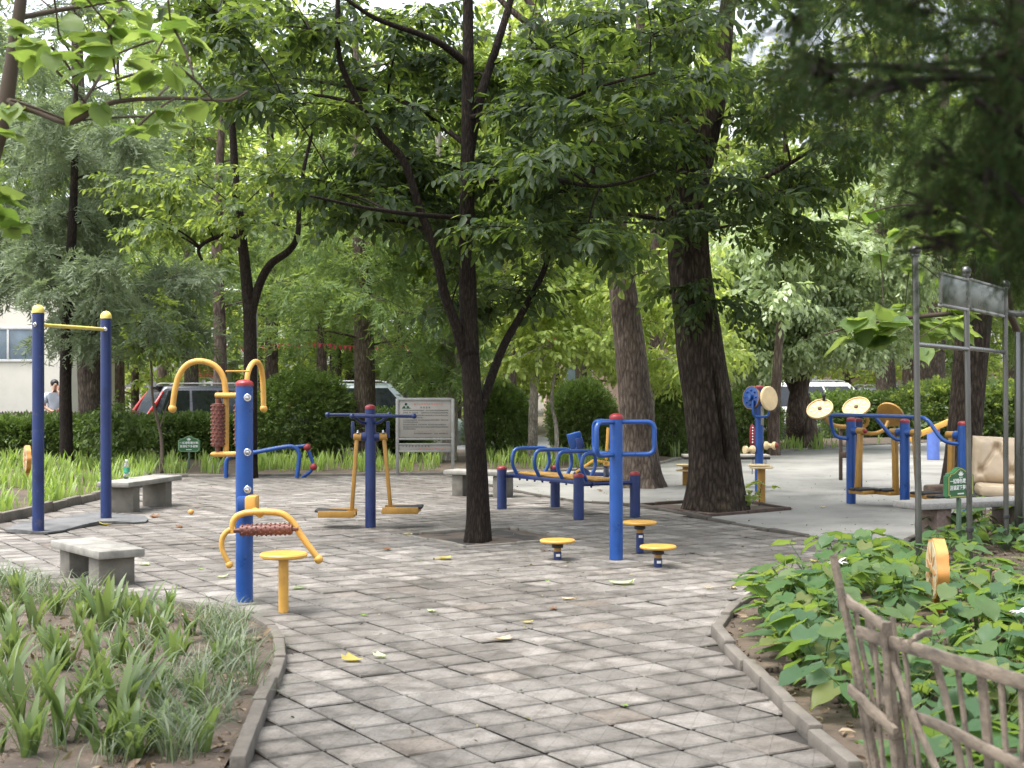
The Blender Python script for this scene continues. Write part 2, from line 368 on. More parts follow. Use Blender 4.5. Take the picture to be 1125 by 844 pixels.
# paving bed below the tiles, then the tiles themselves: 25 cm pavers laid on the diagonal, each a little off
plaza = [Vector((-1.3, 4.0, 0))]+bed_l[:0]+[Vector((-1.08, 5.2, 0))]+bed_l[1:]+left_edge+back_edge[1:5]+split+bed_r[::-1][0:9]+[Vector((1.32, 5.0, 0)), Vector((1.4, 4.0, 0))]
U = Vector((-.520, .854)); V2 = Vector((.854, .520)); O = Vector((.644, 6.367)); TS = .25
def tile_mat():
    m, t, n, l = nodes('grey_pavers'); out = N(t, 'ShaderNodeOutputMaterial'); bs = N(t, 'ShaderNodeBsdfPrincipled', Roughness=.75); bs.inputs['Specular IOR Level'].default_value = .4
    tc = N(t, 'ShaderNodeTexCoord'); g = N(t, 'ShaderNodeNewGeometry')
    r = ramp(t, g.outputs['Random Per Island'], [(0, (.155, .148, .14)), (.2, (.195, .187, .177)), (.45, (.23, .221, .21)), (.6, (.18, .172, .163)), (.78, (.26, .25, .238)), (.93, (.30, .29, .278)), (1, (.205, .182, .16))])
    def nz(scale, detail=8, rough=.6):
        q = N(t, 'ShaderNodeTexNoise', Scale=scale, Detail=float(detail), Roughness=rough); l.new(tc.outputs['Object'], q.inputs['Vector']); return q.outputs['Fac']
    def mix(fac, a, bb, mode='MULTIPLY'):
        q = N(t, 'ShaderNodeMix', data_type='RGBA', blend_type=mode); 
        if isinstance(fac, float): q.inputs[0].default_value = fac
        else: l.new(fac, q.inputs[0])
        l.new(a, q.inputs[6]); l.new(bb, q.inputs[7]); return q.outputs[2]
    big = ramp(t, nz(.55, 5), [(.32, (.47, .44, .405)), (.5, (.73, .705, .67)), (.7, (.93, .91, .88))])
    mid = ramp(t, nz(5.5, 9, .68), [(.36, (.56, .54, .515)), (.52, (.98, .97, .96)), (.66, (1.22, 1.22, 1.22))])
    fine = ramp(t, nz(70, 4, .7), [(.35, (.78, .77, .75)), (.6, (1.06, 1.06, 1.06))])
    c = mix(1.0, mix(1.0, mix(1.0, r.outputs[0], big.outputs[0]), mid.outputs[0]), fine.outputs[0])
    # moulded daisy pattern: shallow arcs pressed in each paver
    mp = N(t, 'ShaderNodeMapping', vector_type='TEXTURE'); mp.inputs['Location'].default_value = (O.x, O.y, 0); mp.inputs['Rotation'].default_value = (0, 0, math.atan2(V2.y, V2.x)); mp.inputs['Scale'].default_value = (TS, TS, TS)
    l.new(tc.outputs['Object'], mp.inputs[0])
    fr = N(t, 'ShaderNodeVectorMath', operation='FRACTION'); l.new(mp.outputs[0], fr.inputs[0])
    sb = N(t, 'ShaderNodeVectorMath', operation='SUBTRACT'); l.new(fr.outputs[0], sb.inputs[0]); sb.inputs[1].default_value = (.5, .5, 0)
    sp = N(t, 'ShaderNodeSeparateXYZ'); l.new(sb.outputs[0], sp.inputs[0])
    def mth(op, a, bb=None, c3=None):
        q = N(t, 'ShaderNodeMath', operation=op)
        for i, x in enumerate((a, bb, c3)):
            if x is None: continue
            if isinstance(x, (int, float)): q.inputs[i].default_value = x
            else: l.new(x, q.inputs[i])
        return q.outputs[0]
    ln = mth('SQRT', mth('ADD', mth('MULTIPLY', sp.outputs[0], sp.outputs[0]), mth('MULTIPLY', sp.outputs[1], sp.outputs[1])))
    an = mth('ARCTAN2', sp.outputs[1], sp.outputs[0])
    pet = mth('MULTIPLY_ADD', mth('ABSOLUTE', mth('SINE', mth('MULTIPLY', an, 4.0))), .09, .33)
    gr = mth('SUBTRACT', 1.0, mth('MULTIPLY', mth('ABSOLUTE', mth('SUBTRACT', ln, pet)), 45.0))
    dg = mth('SUBTRACT', 1.0, mth('MULTIPLY', mth('ABSOLUTE', mth('SUBTRACT', sp.outputs[0], sp.outputs[1])), 60.0))
    groove = mth('MAXIMUM', mth('MAXIMUM', gr, dg), 0.0)
    gm = mth('MULTIPLY', groove, mth('MULTIPLY', nz(2.2, 3), .9))
    pin = mth('MULTIPLY', mth('SUBTRACT', pet, ln), 14.0); pin = mth('MINIMUM', mth('MAXIMUM', pin, -1.0), 1.0)
    pw_ = ramp(t, mth('MULTIPLY_ADD', mth('MULTIPLY', pin, mth('SUBTRACT', nz(1.7, 4), .42)), 2.2, .5), [(0, (.74, .73, .71)), (.5, (1, 1, 1)), (1, (1.26, 1.25, 1.24))]); c = mix(1.0, c, pw_.outputs[0])
    dk = ramp(t, gm, [(0, (1, 1, 1)), (1, (.42, .40, .38))]); c = mix(1.0, c, dk.outputs[0])
    l.new(c, bs.inputs['Base Color'])
    hh = mth('MULTIPLY_ADD', groove, -.5, nz(55, 6, .7))
    bp = N(t, 'ShaderNodeBump', Strength=.5, Distance=.006); l.new(hh, bp.inputs['Height']); l.new(bp.outputs[0], bs.inputs['Normal'])
    rr = ramp(t, nz(5.5, 9, .68), [(.35, (.6,)*3), (.7, (.85,)*3)]); l.new(rr.outputs[0], bs.inputs['Roughness'])
    l.new(bs.outputs[0], out.inputs[0]); return m
sheet('paving_bed', plaza, -.014, JOINT)
ii, jj = np.meshgrid(np.arange(-70, 90), np.arange(-70, 90)); ii = ii.ravel(); jj = jj.ravel()
cx = O.x+(ii+.5)*TS*U.x+(jj+.5)*TS*V2.x; cy = O.y+(ii+.5)*TS*U.y+(jj+.5)*TS*V2.y
grown = plaza
k = inside(cx, cy, grown)
# pits left open round the two trees that stand in the paving
PIT1 = G(538, 590); pit1_half = .62
q = (np.abs((cx-PIT1.x)*U.x+(cy-PIT1.y)*U.y) < pit1_half) & (np.abs((cx-PIT1.x)*V2.x+(cy-PIT1.y)*V2.y) < pit1_half)
k &= ~q
vs = []; fs = []
for x, y in zip(cx[k], cy[k]):
    h = TS/2-random.uniform(.0055, .011); h2 = h-.004; a = random.gauss(0, .008); z = random.uniform(-.003, .001); tx, ty = random.gauss(0, .005), random.gauss(0, .005)
    if random.random() < .04: z -= .006
    o = len(vs); ca, sa = math.cos(a), math.sin(a); jx, jy = random.gauss(0, .0018), random.gauss(0, .0018)
    for (hh, dz) in ((h2, 0), (h, -.007)):
        for (su, sv) in ((-1, -1), (1, -1), (1, 1), (-1, 1)):
            lu = (su*hh*ca-sv*hh*sa)+jx; lv = (su*hh*sa+sv*hh*ca)+jy
            vs.append((x+lu*V2.x-lv*V2.y, y+lu*V2.y+lv*V2.x, z+dz+lu*tx+lv*ty))
    fs.append((o, o+1, o+2, o+3)); fs += [(o+i, o+4+i, o+4+(i+1) % 4, o+(i+1) % 4) for i in range(4)]
b = MB(); b.add(vs, fs); tag(b.build('paving', tile_mat(), smooth=False), kind='structure')
court = split[:-1]+[G(985, 607), G(1005, 590), G(1035, 573), G(1085, 562), G(1200, 556), Vector((16, 20, 0)), Vector((18, 40, 0))]+back_edge[5:][::-1]
sheet('court', court, -.004, COURT)
sheet('tree_pit', [PIT1+Vector((U.x*a+V2.x*c, U.y*a+V2.y*c, 0)) for a, c in ((-.7, -.7), (-.7, .7), (.7, .7), (.7, -.7))], -.012, SOIL, .12, .02, 3)
kerb('kerb', bed_l, .065, .065)
kerb('kerb', bed_r+[G(1000, 596), G(1035, 578)], .065, .055)
kerb('kerb', split, .075, .022, .6, mat=paint('dark_kerb', (.06, .052, .042), .9, var=.4, scale=6, bump=.5, bscale=40))
kerb('kerb', left_edge, .08, .10)
kerb('kerb', back_edge, .08, .035, .6, mat=STONE_SIDE)
pc = [PIT1+Vector((U.x*a+V2.x*c, U.y*a+V2.y*c, 0))*1 for a, c in ((-.62, -.62), (-.62, .62), (.62, .62), (.62, -.62))]
for i in range(4): kerb('kerb', [pc[i], pc[i].lerp(pc[(i+1) % 4], .5), pc[(i+1) % 4]], .05, .015, .5, mat=STONE_SIDE)
p2 = [G(703, 556), G(776, 567.5), G(868, 560), G(800, 549)]
for i in range(4): kerb('kerb', [p2[i], p2[i].lerp(p2[(i+1) % 4], .5), p2[(i+1) % 4]], .045, .03, .6, mat=RUST)
sheet('tree_pit', p2, 0.0, SOIL_DARK, .2, .02, 3)
soil_l = [Vector((-1.12, 4.4, 0)), Vector((-1.1, 5.3, 0))]+bed_l[1:]+[Vector((-5.5, 10.2, 0)), Vector((-6, 4, 0))]
sheet('flower_bed', soil_l, .02, SOIL, .13, .022, 3.2, .012)
soil_r = [Vector((1.36, 4.6, 0))]+bed_r[1:]+[G(985, 606), G(1005, 589), G(1035, 572), G(1085, 561), Vector((6.5, 16.0, 0)), Vector((7, 4, 0))]
sheet('flower_bed', soil_r, .005, SOIL_DARK, .13, .022, 3.2, .012)
soil_b = [Vector((-14, 30.8, 0)), Vector((-14, 15.5, 0))]+left_edge[:6]+back_edge+[Vector((19, 41, 0)), Vector((6, 37, 0)), Vector((4, 31.5, 0))]
sheet('flower_bed', soil_b, -.01, SOIL_DARK, .4, .03, 1.5, .02)
# ================================================================ EXERCISE EQUIPMENT AND FURNITURE
def X4(o, ax, ay=None):
    """frame with z along ax"""
    return Matrix.Translation(Vector(o)) @ Vector(ax).to_track_quat('Z', 'Y').to_matrix().to_4x4()
def post(root, x, y, h, r, mat, cap=RED, capname='cap', name='post', caph=.05, ring=False):
    b = MB(); b.cyl((x, y, 0), (x, y, h), r, 28); o = b.build(name, mat, root)
    c = MB(); n = 7; c.lathe([(r*1.04, h-.012), (r*1.05, h+.004)]+[(max(1e-5, r*1.05*math.cos(PI/2*i/n)), h+.004+caph*math.sin(PI/2*i/n)) for i in range(1, n+1)], Matrix.Translation((x, y, 0)), 28)
    c.build(capname, cap, o); return o
def bolt(par, p, d, r=.014):
    p = Vector(p); d = Vector(d).normalized(); b = MB(); b.cyl(p, p+d*.012, r*1.5, 14, .002); b.lathe([(r, 0), (r, .012), (r*.7, .02), (1e-5, .022)], X4(p+d*.012, d), 6); b.build('bolt', CHROME, par)
def pipe(root, name, pts, r, mat, ends=False, n=14, k=6):
    pts = catmull(pts, k); b = MB(); b.tube(pts, r, n)
    if ends: b.ball(pts[-1], r*1.45, 14)
    return b.build(name, mat, root)

# ---- pull-up bar on the left
a = G(42, 586); c = G(116.5, 572.5); t = thing('pull_up_bar', 'tall blue pull-up bar with yellow domed caps and a thin yellow crossbar', 'pull-up bar', (a+c)/2)
pa = post(t, a.x, a.y, 2.2, .058, BLUE_DARK, paint('cap_yellow', (.68, .55, .12), .45), caph=.065); pb = post(t, c.x, c.y, 2.2, .058, BLUE_DARK, bpy.data.materials['cap_yellow'], caph=.065)
b = MB(); dd = (c-a).normalized(); b.cyl(a+dd*.05+Vector((0, 0, 2.07)), c-dd*.05+Vector((0, 0, 2.07)), .019, 16); b.build('crossbar', bpy.data.materials['cap_yellow'], t)
bolt(pa, a+Vector((-.01, -.057, 2.07)), (-.2, -1, 0)); bolt(pb, c+Vector((.01, -.057, 2.07)), (.2, -1, 0))
# rubber mat under it
mv = [G(*p) for p in ((6, 585), (52, 587), (108, 577), (160, 575), (152, 569), (112, 566), (60, 572), (20, 578))]
b = MB(); mv = catmull(mv+[mv[0]], 3)[:-1]; vs = [Vector((p.x, p.y, .004)) for p in mv]+[Vector((p.x, p.y, .028+.012*math.sin(i*1.3))) for i, p in enumerate(mv)]; n_ = len(mv)
b.add(vs, [tuple(range(n_, 2*n_))]+[(i, (i+1) % n_, n_+(i+1) % n_, n_+i) for i in range(n_)])
tag(b.build('rubber_mat', paint('worn_mat', (.10, .10, .10), .85, var=.4, scale=3, wear=(.2, .19, .17), wear_amt=.7, bump=.4), smooth=False), 'worn dark rubber mat with curled edges under the pull-up bar', 'mat')

# ---- stone benches
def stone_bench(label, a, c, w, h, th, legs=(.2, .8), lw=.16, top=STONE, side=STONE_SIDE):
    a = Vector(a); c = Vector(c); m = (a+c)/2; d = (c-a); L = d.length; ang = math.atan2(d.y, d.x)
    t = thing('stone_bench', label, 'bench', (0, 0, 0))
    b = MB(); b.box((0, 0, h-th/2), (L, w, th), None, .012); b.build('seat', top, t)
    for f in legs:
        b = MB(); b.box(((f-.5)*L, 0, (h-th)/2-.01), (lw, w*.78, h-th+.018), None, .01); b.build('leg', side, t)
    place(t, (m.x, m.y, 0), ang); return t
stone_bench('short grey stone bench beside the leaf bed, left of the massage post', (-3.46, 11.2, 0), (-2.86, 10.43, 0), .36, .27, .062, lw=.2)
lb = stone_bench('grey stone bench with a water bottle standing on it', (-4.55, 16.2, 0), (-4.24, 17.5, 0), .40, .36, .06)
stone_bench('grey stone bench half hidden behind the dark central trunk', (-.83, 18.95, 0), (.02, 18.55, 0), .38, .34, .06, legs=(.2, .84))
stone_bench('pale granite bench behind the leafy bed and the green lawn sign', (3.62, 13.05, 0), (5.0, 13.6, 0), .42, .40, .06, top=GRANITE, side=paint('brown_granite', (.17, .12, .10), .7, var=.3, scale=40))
bx = P(139, 524.5, 16.75); bx.z = .361
CLEAR = bpy.data.materials.new('clear_plastic'); CLEAR.use_nodes = True; q = CLEAR.node_tree.nodes['Principled BSDF']; q.inputs['Transmission Weight'].default_value = .92; q.inputs['Roughness'].default_value = .08; q.inputs['IOR'].default_value = 1.15; q.inputs['Base Color'].default_value = (.9, .95, .95, 1)
t = thing('water_bottle', 'clear plastic water bottle with a green label on the stone bench', 'bottle', bx)
b = MB(); M_ = Matrix.Translation(bx); b.lathe([(.028, 0), (.034, .008), (.034, .06), (.031, .065), (.034, .07), (.034, .15), (.026, .18), (.013, .20), (.013, .21)], M_, 20); b.build('body', CLEAR, t)
b = MB(); b.lathe([(.0346, .075), (.0346, .135)], M_, 20); b.build('label', paint('bottle_label', (.05, .3, .17), .4, var=.5, scale=40), t)
b = MB(); b.cyl(bx+Vector((0, 0, .208)), bx+Vector((0, 0, .226)), .0155, 16); b.build('cap', WHITE, t)

# ---- massage station, nearest on the left
Y0 = 9.72; g0 = G(268.5, 661); t = thing('massage_station', 'bright blue massage post with yellow arched handles and brown studded rollers', 'exercise machine', g0)
pst = post(t, g0.x, g0.y, 1.485, .059, BLUE, caph=.03)
for yy in (437, 497, 538): q = P(272, yy, Y0-.06); bolt(pst, q, (.15, -1, 0), .017)
pipe(t, 'arched_handle', [P(*p, Y0+.10) for p in ((248, 500), (248.5, 470), (248, 432), (245, 414), (236, 402), (221, 397), (207, 400), (197, 412), (192, 430), (189.5, 449))], .0205, YELLOW, True)
pipe(t, 'arched_handle', [P(271, 428, Y0+.25), P(272, 412, Y0+.27), P(275.5, 402, Y0+.31), P(280.5, 397.5, Y0+.36), P(285.5, 401, Y0+.41), P(288.3, 413, Y0+.44), P(289.3, 431, Y0+.45), P(289.7, 449, Y0+.45)], .019, YELLOW, True)
b = MB(); b.cyl(P(248, 408, Y0+.1), P(274, 408, Y0+.2), .007, 10); b.build('tie_bar', YELLOW, t)
def roller(root, a, c, r, nr=9, nc=9):
    a = Vector(a); c = Vector(c); d = (c-a).normalized(); L = (c-a).length; u = d.orthogonal().normalized(); w = d.cross(u)
    b = MB(); b.lathe([(r*.35, 0), (r*.45, .0), (r*.45, L*.09), (r, L*.1), (r, L*.9), (r*.45, L*.91), (r*.45, L)], X4(a, d), 20)
    for i in range(nr):
        for k in range(nc):
            th = 2*PI*(k+(i % 2)*.5)/nc; e = u*math.cos(th)+w*math.sin(th); p = a+d*(L*(.14+.72*i/(nr-1)))+e*r*.97
            b.lathe([(r*.2, 0), (r*.17, r*.2), (1e-5, r*.26)], X4(p, e), 6)
    return b.build('roller', STUD, root)
for yy, x0 in ((434.5, 237), (499, 236)):
    br = MB(); br.cyl(P(x0, yy, Y0+.08), P(266, yy, Y0+.03), .019, 14)
    if yy > 450: br.lathe([(.019, 0), (.012, .02), (1e-4, .034)], X4(P(x0, yy, Y0+.08), (-1, 0, 0)), 14)
    br.build('bracket', YELLOW, t)
roller(t, P(239.5, 496, Y0+.08), P(239.5, 438, Y0+.08), .043, 11, 9)
for yy in (434.5, 499):
    br = MB(); br.cyl(P(270, yy, Y0+.04), P(266, yy, Y0+.42), .019, 14); br.build('bracket', YELLOW, t)
roller(t, P(264.5, 496, Y0+.32), P(264.5, 438, Y0+.32), .043, 9, 9)
Yf = Y0-.26
br = MB(); br.box(P(277, 554, Y0-.09), (.075, .16, .12), None, .015); br.build('bracket', YELLOW, t)
br = MB(); br.box(P(269, 553, Y0-.05), (.09, .11, .10), None, .012); br.build('clamp', BLUE, t)
br = MB(); br.cyl(P(279, 560, Y0-.14), P(286, 566, Yf), .022, 14); br.build('bracket', YELLOW, t)
pipe(t, 'lower_handle', [P(*p, Yf) for p in ((256.5, 586), (255.5, 577), (258, 570), (264, 565.5), (275, 563), (293, 562.5), (308, 564), (317, 569), (324, 577), (330, 587), (340, 601), (350, 614.5))], .0215, YELLOW, True)
pipe(t, 'lower_handle', [P(259, 580, Yf), P(251, 583, Yf), P(245.5, 589, Yf), P(243.5, 597, Yf), P(245, 606, Yf), P(252, 620.5, Yf)], .018, YELLOW, True)
roller(t, P(257, 583, Yf-.01), P(328, 581, Yf-.01), .036, 11, 9)
s0 = G(311.5, 673); t = thing('round_stool', 'small round yellow stool on one post in front of the massage post', 'stool', s0)
b = MB(); b.cyl((s0.x, s0.y, 0), (s0.x, s0.y, .365), .033, 20); b.build('post', YELLOW, t)
b = MB(); b.lathe([(.03, .352), (.14, .356), (.153, .364), (.155, .378), (.147, .388), (1e-4, .391)], Matrix.Translation((s0.x, s0.y, 0)), 40); b.build('seat', YELLOW, t)

# ---- blue abdominal bench far left
Yb = 22.4; t = thing('sit_up_frame', 'low blue curved sit-up frame with red foot-bar knobs near the back bed', 'exercise machine', G(290, 524.6))
def PP(*l): return [P(x, y, Yb+dy) for x, y, dy in l]
for dy in (-.2, .2): pipe(t, 'side_rail', PP((248.5, 525, dy), (248.5, 510, dy), (250, 504, dy), (256, 501, dy), (280, 497, dy), (310, 491.5, dy), (322, 491, dy), (328, 496, dy), (328.5, 506, dy), (326, 525, dy)), .034, BLUE)
b = MB()
for i in range(9): p, q = PP((262+7*i, 499.5-1.15*i, -.2), (262+7*i, 499.5-1.15*i, .2)); b.cyl(p, q, .018, 10)
b.build('slat', BLUE, t)
pipe(t, 'foot_bar', PP((324, 491, 0), (331, 490.5, 0), (337, 492, 0), (344, 513, 0), (332, 524.8, 0)), .027, BLUE)
for x, y in ((337.5, 491.5), (344.5, 513)):
    b = MB(); b.cyl(P(x, y, Yb-.22), P(x, y, Yb+.2), .03, 12); b.ball(P(x, y, Yb-.24), .058); b.build('knob', RED, t)

# ---- side swing (blue post with two yellow pendulum legs)
g0 = G(407, 579); Ys = g0.y; t = thing('swing_stepper', 'dark blue swing stepper post with two yellow hanging pedal legs', 'exercise machine', g0)
pst = post(t, g0.x, g0.y, 1.235, .055, BLUE_DARK, caph=.03)
def hbar(x0, x1, y, dY):
    b = MB(); b.cyl(P(x0, y, Ys+dY), P(x1, y, Ys+dY), .017, 12); b.ball(P(x0, y, Ys+dY), .028); b.ball(P(x1, y, Ys+dY), .028); b.build('handlebar', BLUE_DARK, t)
hbar(387, 455, 457.3, -.25); hbar(360, 427.5, 455.8, .22)
for sx, x1, yy in ((-1, 388, 459), (1, 426, 458)):
    for dY in (-.22, .2): pipe(t, 'brace', [P(407+sx*4, 465, Ys), P(407+sx*10, 464, Ys+dY*.3), P(407+sx*17, 459, Ys+dY*.8), P(407+sx*19, 456.5, Ys+dY)], .016, BLUE_DARK)
    b = MB(); b.box(P(407+sx*19.3, 472, Ys), (.035, .05, .17), None, .006); b.build('hanger', BLUE_DARK, t)
    b = MB(); b.cyl(P(407+sx*4, 480, Ys), P(407+sx*10, 480, Ys), .045, 18); b.build('hub', BLUE_DARK, t)
    b = MB(); b.cyl(P(407+sx*9, 480, Ys), P(407+sx*18.5, 480, Ys), .04, 18); sl = b.build('sleeve', YELLOW_OLD, t); bolt(sl, P(407+sx*14, 476, Ys-.02), (0, 0, 1), .012)
    pz = 562 if sx < 0 else 558
    b = MB(); b.beam(P(407+sx*(14.8), 480, Ys), P(407+sx*(20.5 if sx < 0 else 22), pz-1, Ys), .05, .04, up=(1, 0, 0), bev=.008); b.build('leg', YELLOW_OLD, t)
    xa, xb = (350, 392) if sx < 0 else (421, 461); yy = 565 if sx < 0 else 561
    pc_ = P((xa+xb)/2, yy, Ys); pd = MB(); pd.box(pc_, (.37, .30, .03), Matrix.Rotation(.10*sx*-1, 3, 'Z'), .006); pd.box(pc_+Vector((0, -.155, .012)), (.37, .02, .07), None, .005); pd.box(pc_+Vector((0, .155, .012)), (.37, .02, .07), None, .005); pdl = pd.build('pedal', YELLOW_OLD, t)
    for dy in (-.075, .075):
        f = MB(); f.box(pc_+Vector((sx*.07, dy, .032)), (.31, .105, .03), Matrix.Rotation(-.07*sx, 3, 'Y'), .012); f.build('foot_pad', BLACK, pdl)

# ---- sit-up bench with hoops
p1, p3, p2_, p4 = G(551.4, 559), G(610, 557), G(635.7, 571), G(697.6, 568)
t = thing('hoop_bench', 'yellow slatted bench with four blue hoops on four short red-capped posts', 'exercise bench', (p1+p4)/2)
for p in (p1, p3, p2_, p4): post(t, p.x, p.y, .475, .058, BLUE_DARK, caph=.03)
za = Vector((0, 0, .385))
for a, c in ((p1, p3), (p2_, p4)):
    b = MB(); b.cyl(a+za, c+za, .024, 14); b.build('end_rail', BLUE_DARK, t)
e0 = (p1+p3)/2+za; e1 = (p2_+p4)/2+za; ax = (e1-e0).normalized(); wd = Vector((-ax.y, ax.x, 0)); wd = wd if wd.x > 0 else -wd; hw = .19
b = MB()
for i in (-1, 1): b.beam(e0+wd*hw*i-ax*.02, e1+wd*hw*i+ax*.02, .03, .045)
for i in range(10): f = .04+.92*i/9; m_ = e0.lerp(e1, f); b.cyl(m_+wd*(hw-.02)-Vector((0, 0, .022)), m_+wd*(hw-.02)-Vector((0, 0, .045)), .012, 8); b.cyl(m_-wd*(hw-.02)-Vector((0, 0, .022)), m_-wd*(hw-.02)-Vector((0, 0, .045)), .012, 8)
b.build('frame', BLUE_DARK, t)
for i in range(3):
    b = MB(); b.beam(e0+wd*(.118*(i-1))+Vector((0, 0, .037)), e1+wd*(.118*(i-1))+Vector((0, 0, .037)), .112, .022, bev=.005); b.build('slat', YELLOW_OLD, t)
for f in (.03, .33, .63, .93):
    m_ = e0.lerp(e1, f)+Vector((0, 0, .03)); z = Vector((0, 0, 1))
    pts = fillet([m_-wd*.20, m_-wd*.27+z*.12, m_-wd*.25+z*.30, m_+wd*.25+z*.30, m_+wd*.27+z*.12, m_+wd*.20], .12, 6)
    b = MB(); b.tube(pts, .022, 14); b.build('hoop', BLUE, t)

# ---- waist twister: tall post with three loops, three turning discs round it
g0 = G(677, 615); t = thing('waist_twister', 'bright blue post with a red cap and three rounded handle loops', 'exercise machine', g0)
pst = post(t, g0.x, g0.y, 1.20, .0575, BLUE, caph=.035)
for dg in (3, 122, 236):
    u = Vector((math.cos(math.radians(dg)), math.sin(math.radians(dg)), 0)); z = Vector((0, 0, 1)); q = g0
    pts = fillet([q+u*.05+z*1.165, q+u*.325+z*1.165, q+u*.325+z*.89, q+u*.05+z*.89], .07, 6); b = MB(); b.tube(pts, .0205, 14); b.build('handle_loop', BLUE, t)
for px, py, zt, lab in ((612.5, 615, .165, 'yellow twist disc on a low stub, left of the looped post'), (703, 607, .268, 'yellow twist disc on the tallest blue stub, behind the looped post'), (723, 623, .168, 'yellow twist disc on a low stub, right of the looped post')):
    q = G(px, py); t = thing('twist_disc', lab, 'twist disc', q, 'turning discs around the blue looped post'); M_ = Matrix.Translation(q)
    b = MB(); b.cyl(q, q+Vector((0, 0, zt-.095)), .034, 18); st = b.build('base', BLUE_DARK, t)
    b = MB(); b.box(q+Vector((.004, -.034, zt-.125)), (.035, .004, .022), None, .001); b.build('sticker', WHITE, st)
    b = MB(); b.cyl(q+Vector((0, 0, zt-.10)), q+Vector((0, 0, zt-.02)), .03, 18); b.build('spindle', YELLOW_OLD, t)
    b = MB(); b.lathe([(.03, zt-.066), (.048, zt-.062), (.05, zt-.048), (.046, zt-.036), (.03, zt-.034)], M_, 22); b.build('collar', BLACK, t)
    b = MB(); b.lathe([(.03, zt-.026), (.13, zt-.022), (.148, zt-.014), (.15, zt-.002), (.144, zt+.006), (.1, zt+.007), (1e-4, zt+.007)], M_, 44); b.build('plate', YELLOW, t)

# ---- seated press far behind the hoop bench
Yl = 21.6; t = thing('leg_press', 'blue seated press with a leaning blue back pad behind the hoop bench', 'exercise machine', G(650, 527))
b = MB(); b.box(P(632, 484, Yl), (.22, .05, .25), Matrix.Rotation(-.25, 3, 'Y') @ Matrix.Rotation(.2, 3, 'X'), .02); pad = b.build('back_pad', BLUE, t)
b = MB(); b.box(P(637, 487, Yl-.06), (.12, .07, .17), Matrix.Rotation(-.2, 3, 'Y'), .015); b.build('housing', BLUE_DARK, pad)
b = MB(); b.beam(P(634, 491, Yl), P(641, 517, Yl), .10, .05, up=(1, 0, 0)); b.build('stem', BLUE, t)
b = MB(); b.prism([(-.13, -.16), (.13, -.16), (.13, .0), (.02, .09), (-.06, .05), (-.13, -.05)], .10, Matrix.Translation(P(638, 518, Yl-.1)) @ Matrix.Rotation(PI/2, 4, 'X')); b.build('bracket', BLUE_DARK, t)
b = MB(); b.beam(P(632, 519, Yl-.18), P(652, 506, Yl-.18), .05, .035); b.beam(P(652, 506, Yl-.18), P(668, 508, Yl-.1), .05, .035); b.build('arm', YELLOW, t)
b = MB(); b.beam(G(632, 524)+Vector((0, 0, .05)), G(676, 525)+Vector((0, 0, .05)), .06, .06); b.build('base_rail', BLUE_DARK, t)
b = MB(); b.beam(P(668, 470, Yl), P(666, 505, Yl), .05, .04, up=(1, 0, 0)); b.box(P(668, 510, Yl), (.13, .25, .05), None, .012); b.build('seat', YELLOW, t)
b = MB(); b.cyl(G(666, 524.5), P(666, 511, Yl), .045, 14); b.build('post', BLUE_DARK, t)

# ---- dark board bench and stool behind the big trunk; arm wheel post
Yd = 20.3; t = thing('board_bench', 'narrow black-edged exercise board reaching out from behind the big trunk', 'exercise bench', G(800, 536))
b = MB(); b.box(P(797, 500.5, Yd), (1.22, .34, .03), None, .006); b.build('board', paint('pale_board', (.42, .38, .32), .6, var=.2), t)
b = MB(); b.box(P(797, 503, Yd), (1.22, .34, .034), None, .006); b.build('frame', BLACK, t)
for x in (762, 790): b = MB(); p = P(x, 500, Yd); b.cyl((p.x, p.y, 0), (p.x, p.y, .42), .05, 16); b.build('leg', BLUE_DARK, t)
for x in (826, 840): b = MB(); p = P(x, 505, Yd); b.cyl(p-Vector((0, .1, .06)), p-Vector((0, .1, -.02)), .02, 10); b.build('bolt', CHROME, t)
q = G(836.5, 552); t = thing('round_stool', 'yellow stool with a doubled round top beside the big trunk', 'stool', q)
b = MB(); b.cyl(q, q+Vector((0, 0, .43)), .05, 20); b.build('post', YELLOW_OLD, t)
b = MB(); M_ = Matrix.Translation(q); b.lathe([(.03, .42), (.145, .425), (.15, .437), (.145, .447), (.03, .447)], M_, 32); b.lathe([(.03, .452), (.128, .454), (.132, .464), (.125, .474), (1e-4, .476)], Matrix.Translation(q+Vector((-.03, 0, 0))), 32); b.build('seat', YELLOW_PALE, t)
q = G(753.5, 533); t = thing('round_stool', 'yellow stool just showing at the left side of the big trunk', 'stool', q)
b = MB(); b.cyl(q, q+Vector((0, 0, .28)), .05, 16); b.build('post', YELLOW_OLD, t)
b = MB(); b.lathe([(.03, .27), (.14, .275), (.145, .30), (1e-4, .305)], Matrix.Translation(q), 28); b.lathe([(.03, .20), (.14, .205), (.145, .225), (.03, .228)], Matrix.Translation(q), 28); b.build('seat', YELLOW_PALE, t)
q = G(834, 540); Yw = q.y; t = thing('arm_wheel_post', 'blue post with pale yellow hand wheels, a loop handle and yellow spools', 'exercise machine', q)
post(t, q.x, q.y, P(0, 426, Yw).z, .058, BLUE, caph=.03)
wd_ = Vector((.62, -.78, .12)).normalized()
b = MB(); c0 = P(843.5, 438, Yw-.12); b.lathe([(1e-4, 0), (.15, 0), (.168, .012), (.168, .03), (.155, .042), (1e-4, .046)], X4(c0, wd_), 34); b.build('wheel', YELLOW_PALE, t)
b = MB(); c0 = P(826.5, 437, Yw+.05); b.lathe([(1e-4, 0), (.14, 0), (.155, .012), (.155, .03), (1e-4, .042)], X4(c0, (-.8, -.55, .1)), 30); b.lathe([(.02, .04), (.05, .04), (.05, .08), (1e-4, .085)], X4(c0, (-.8, -.55, .1)), 14)
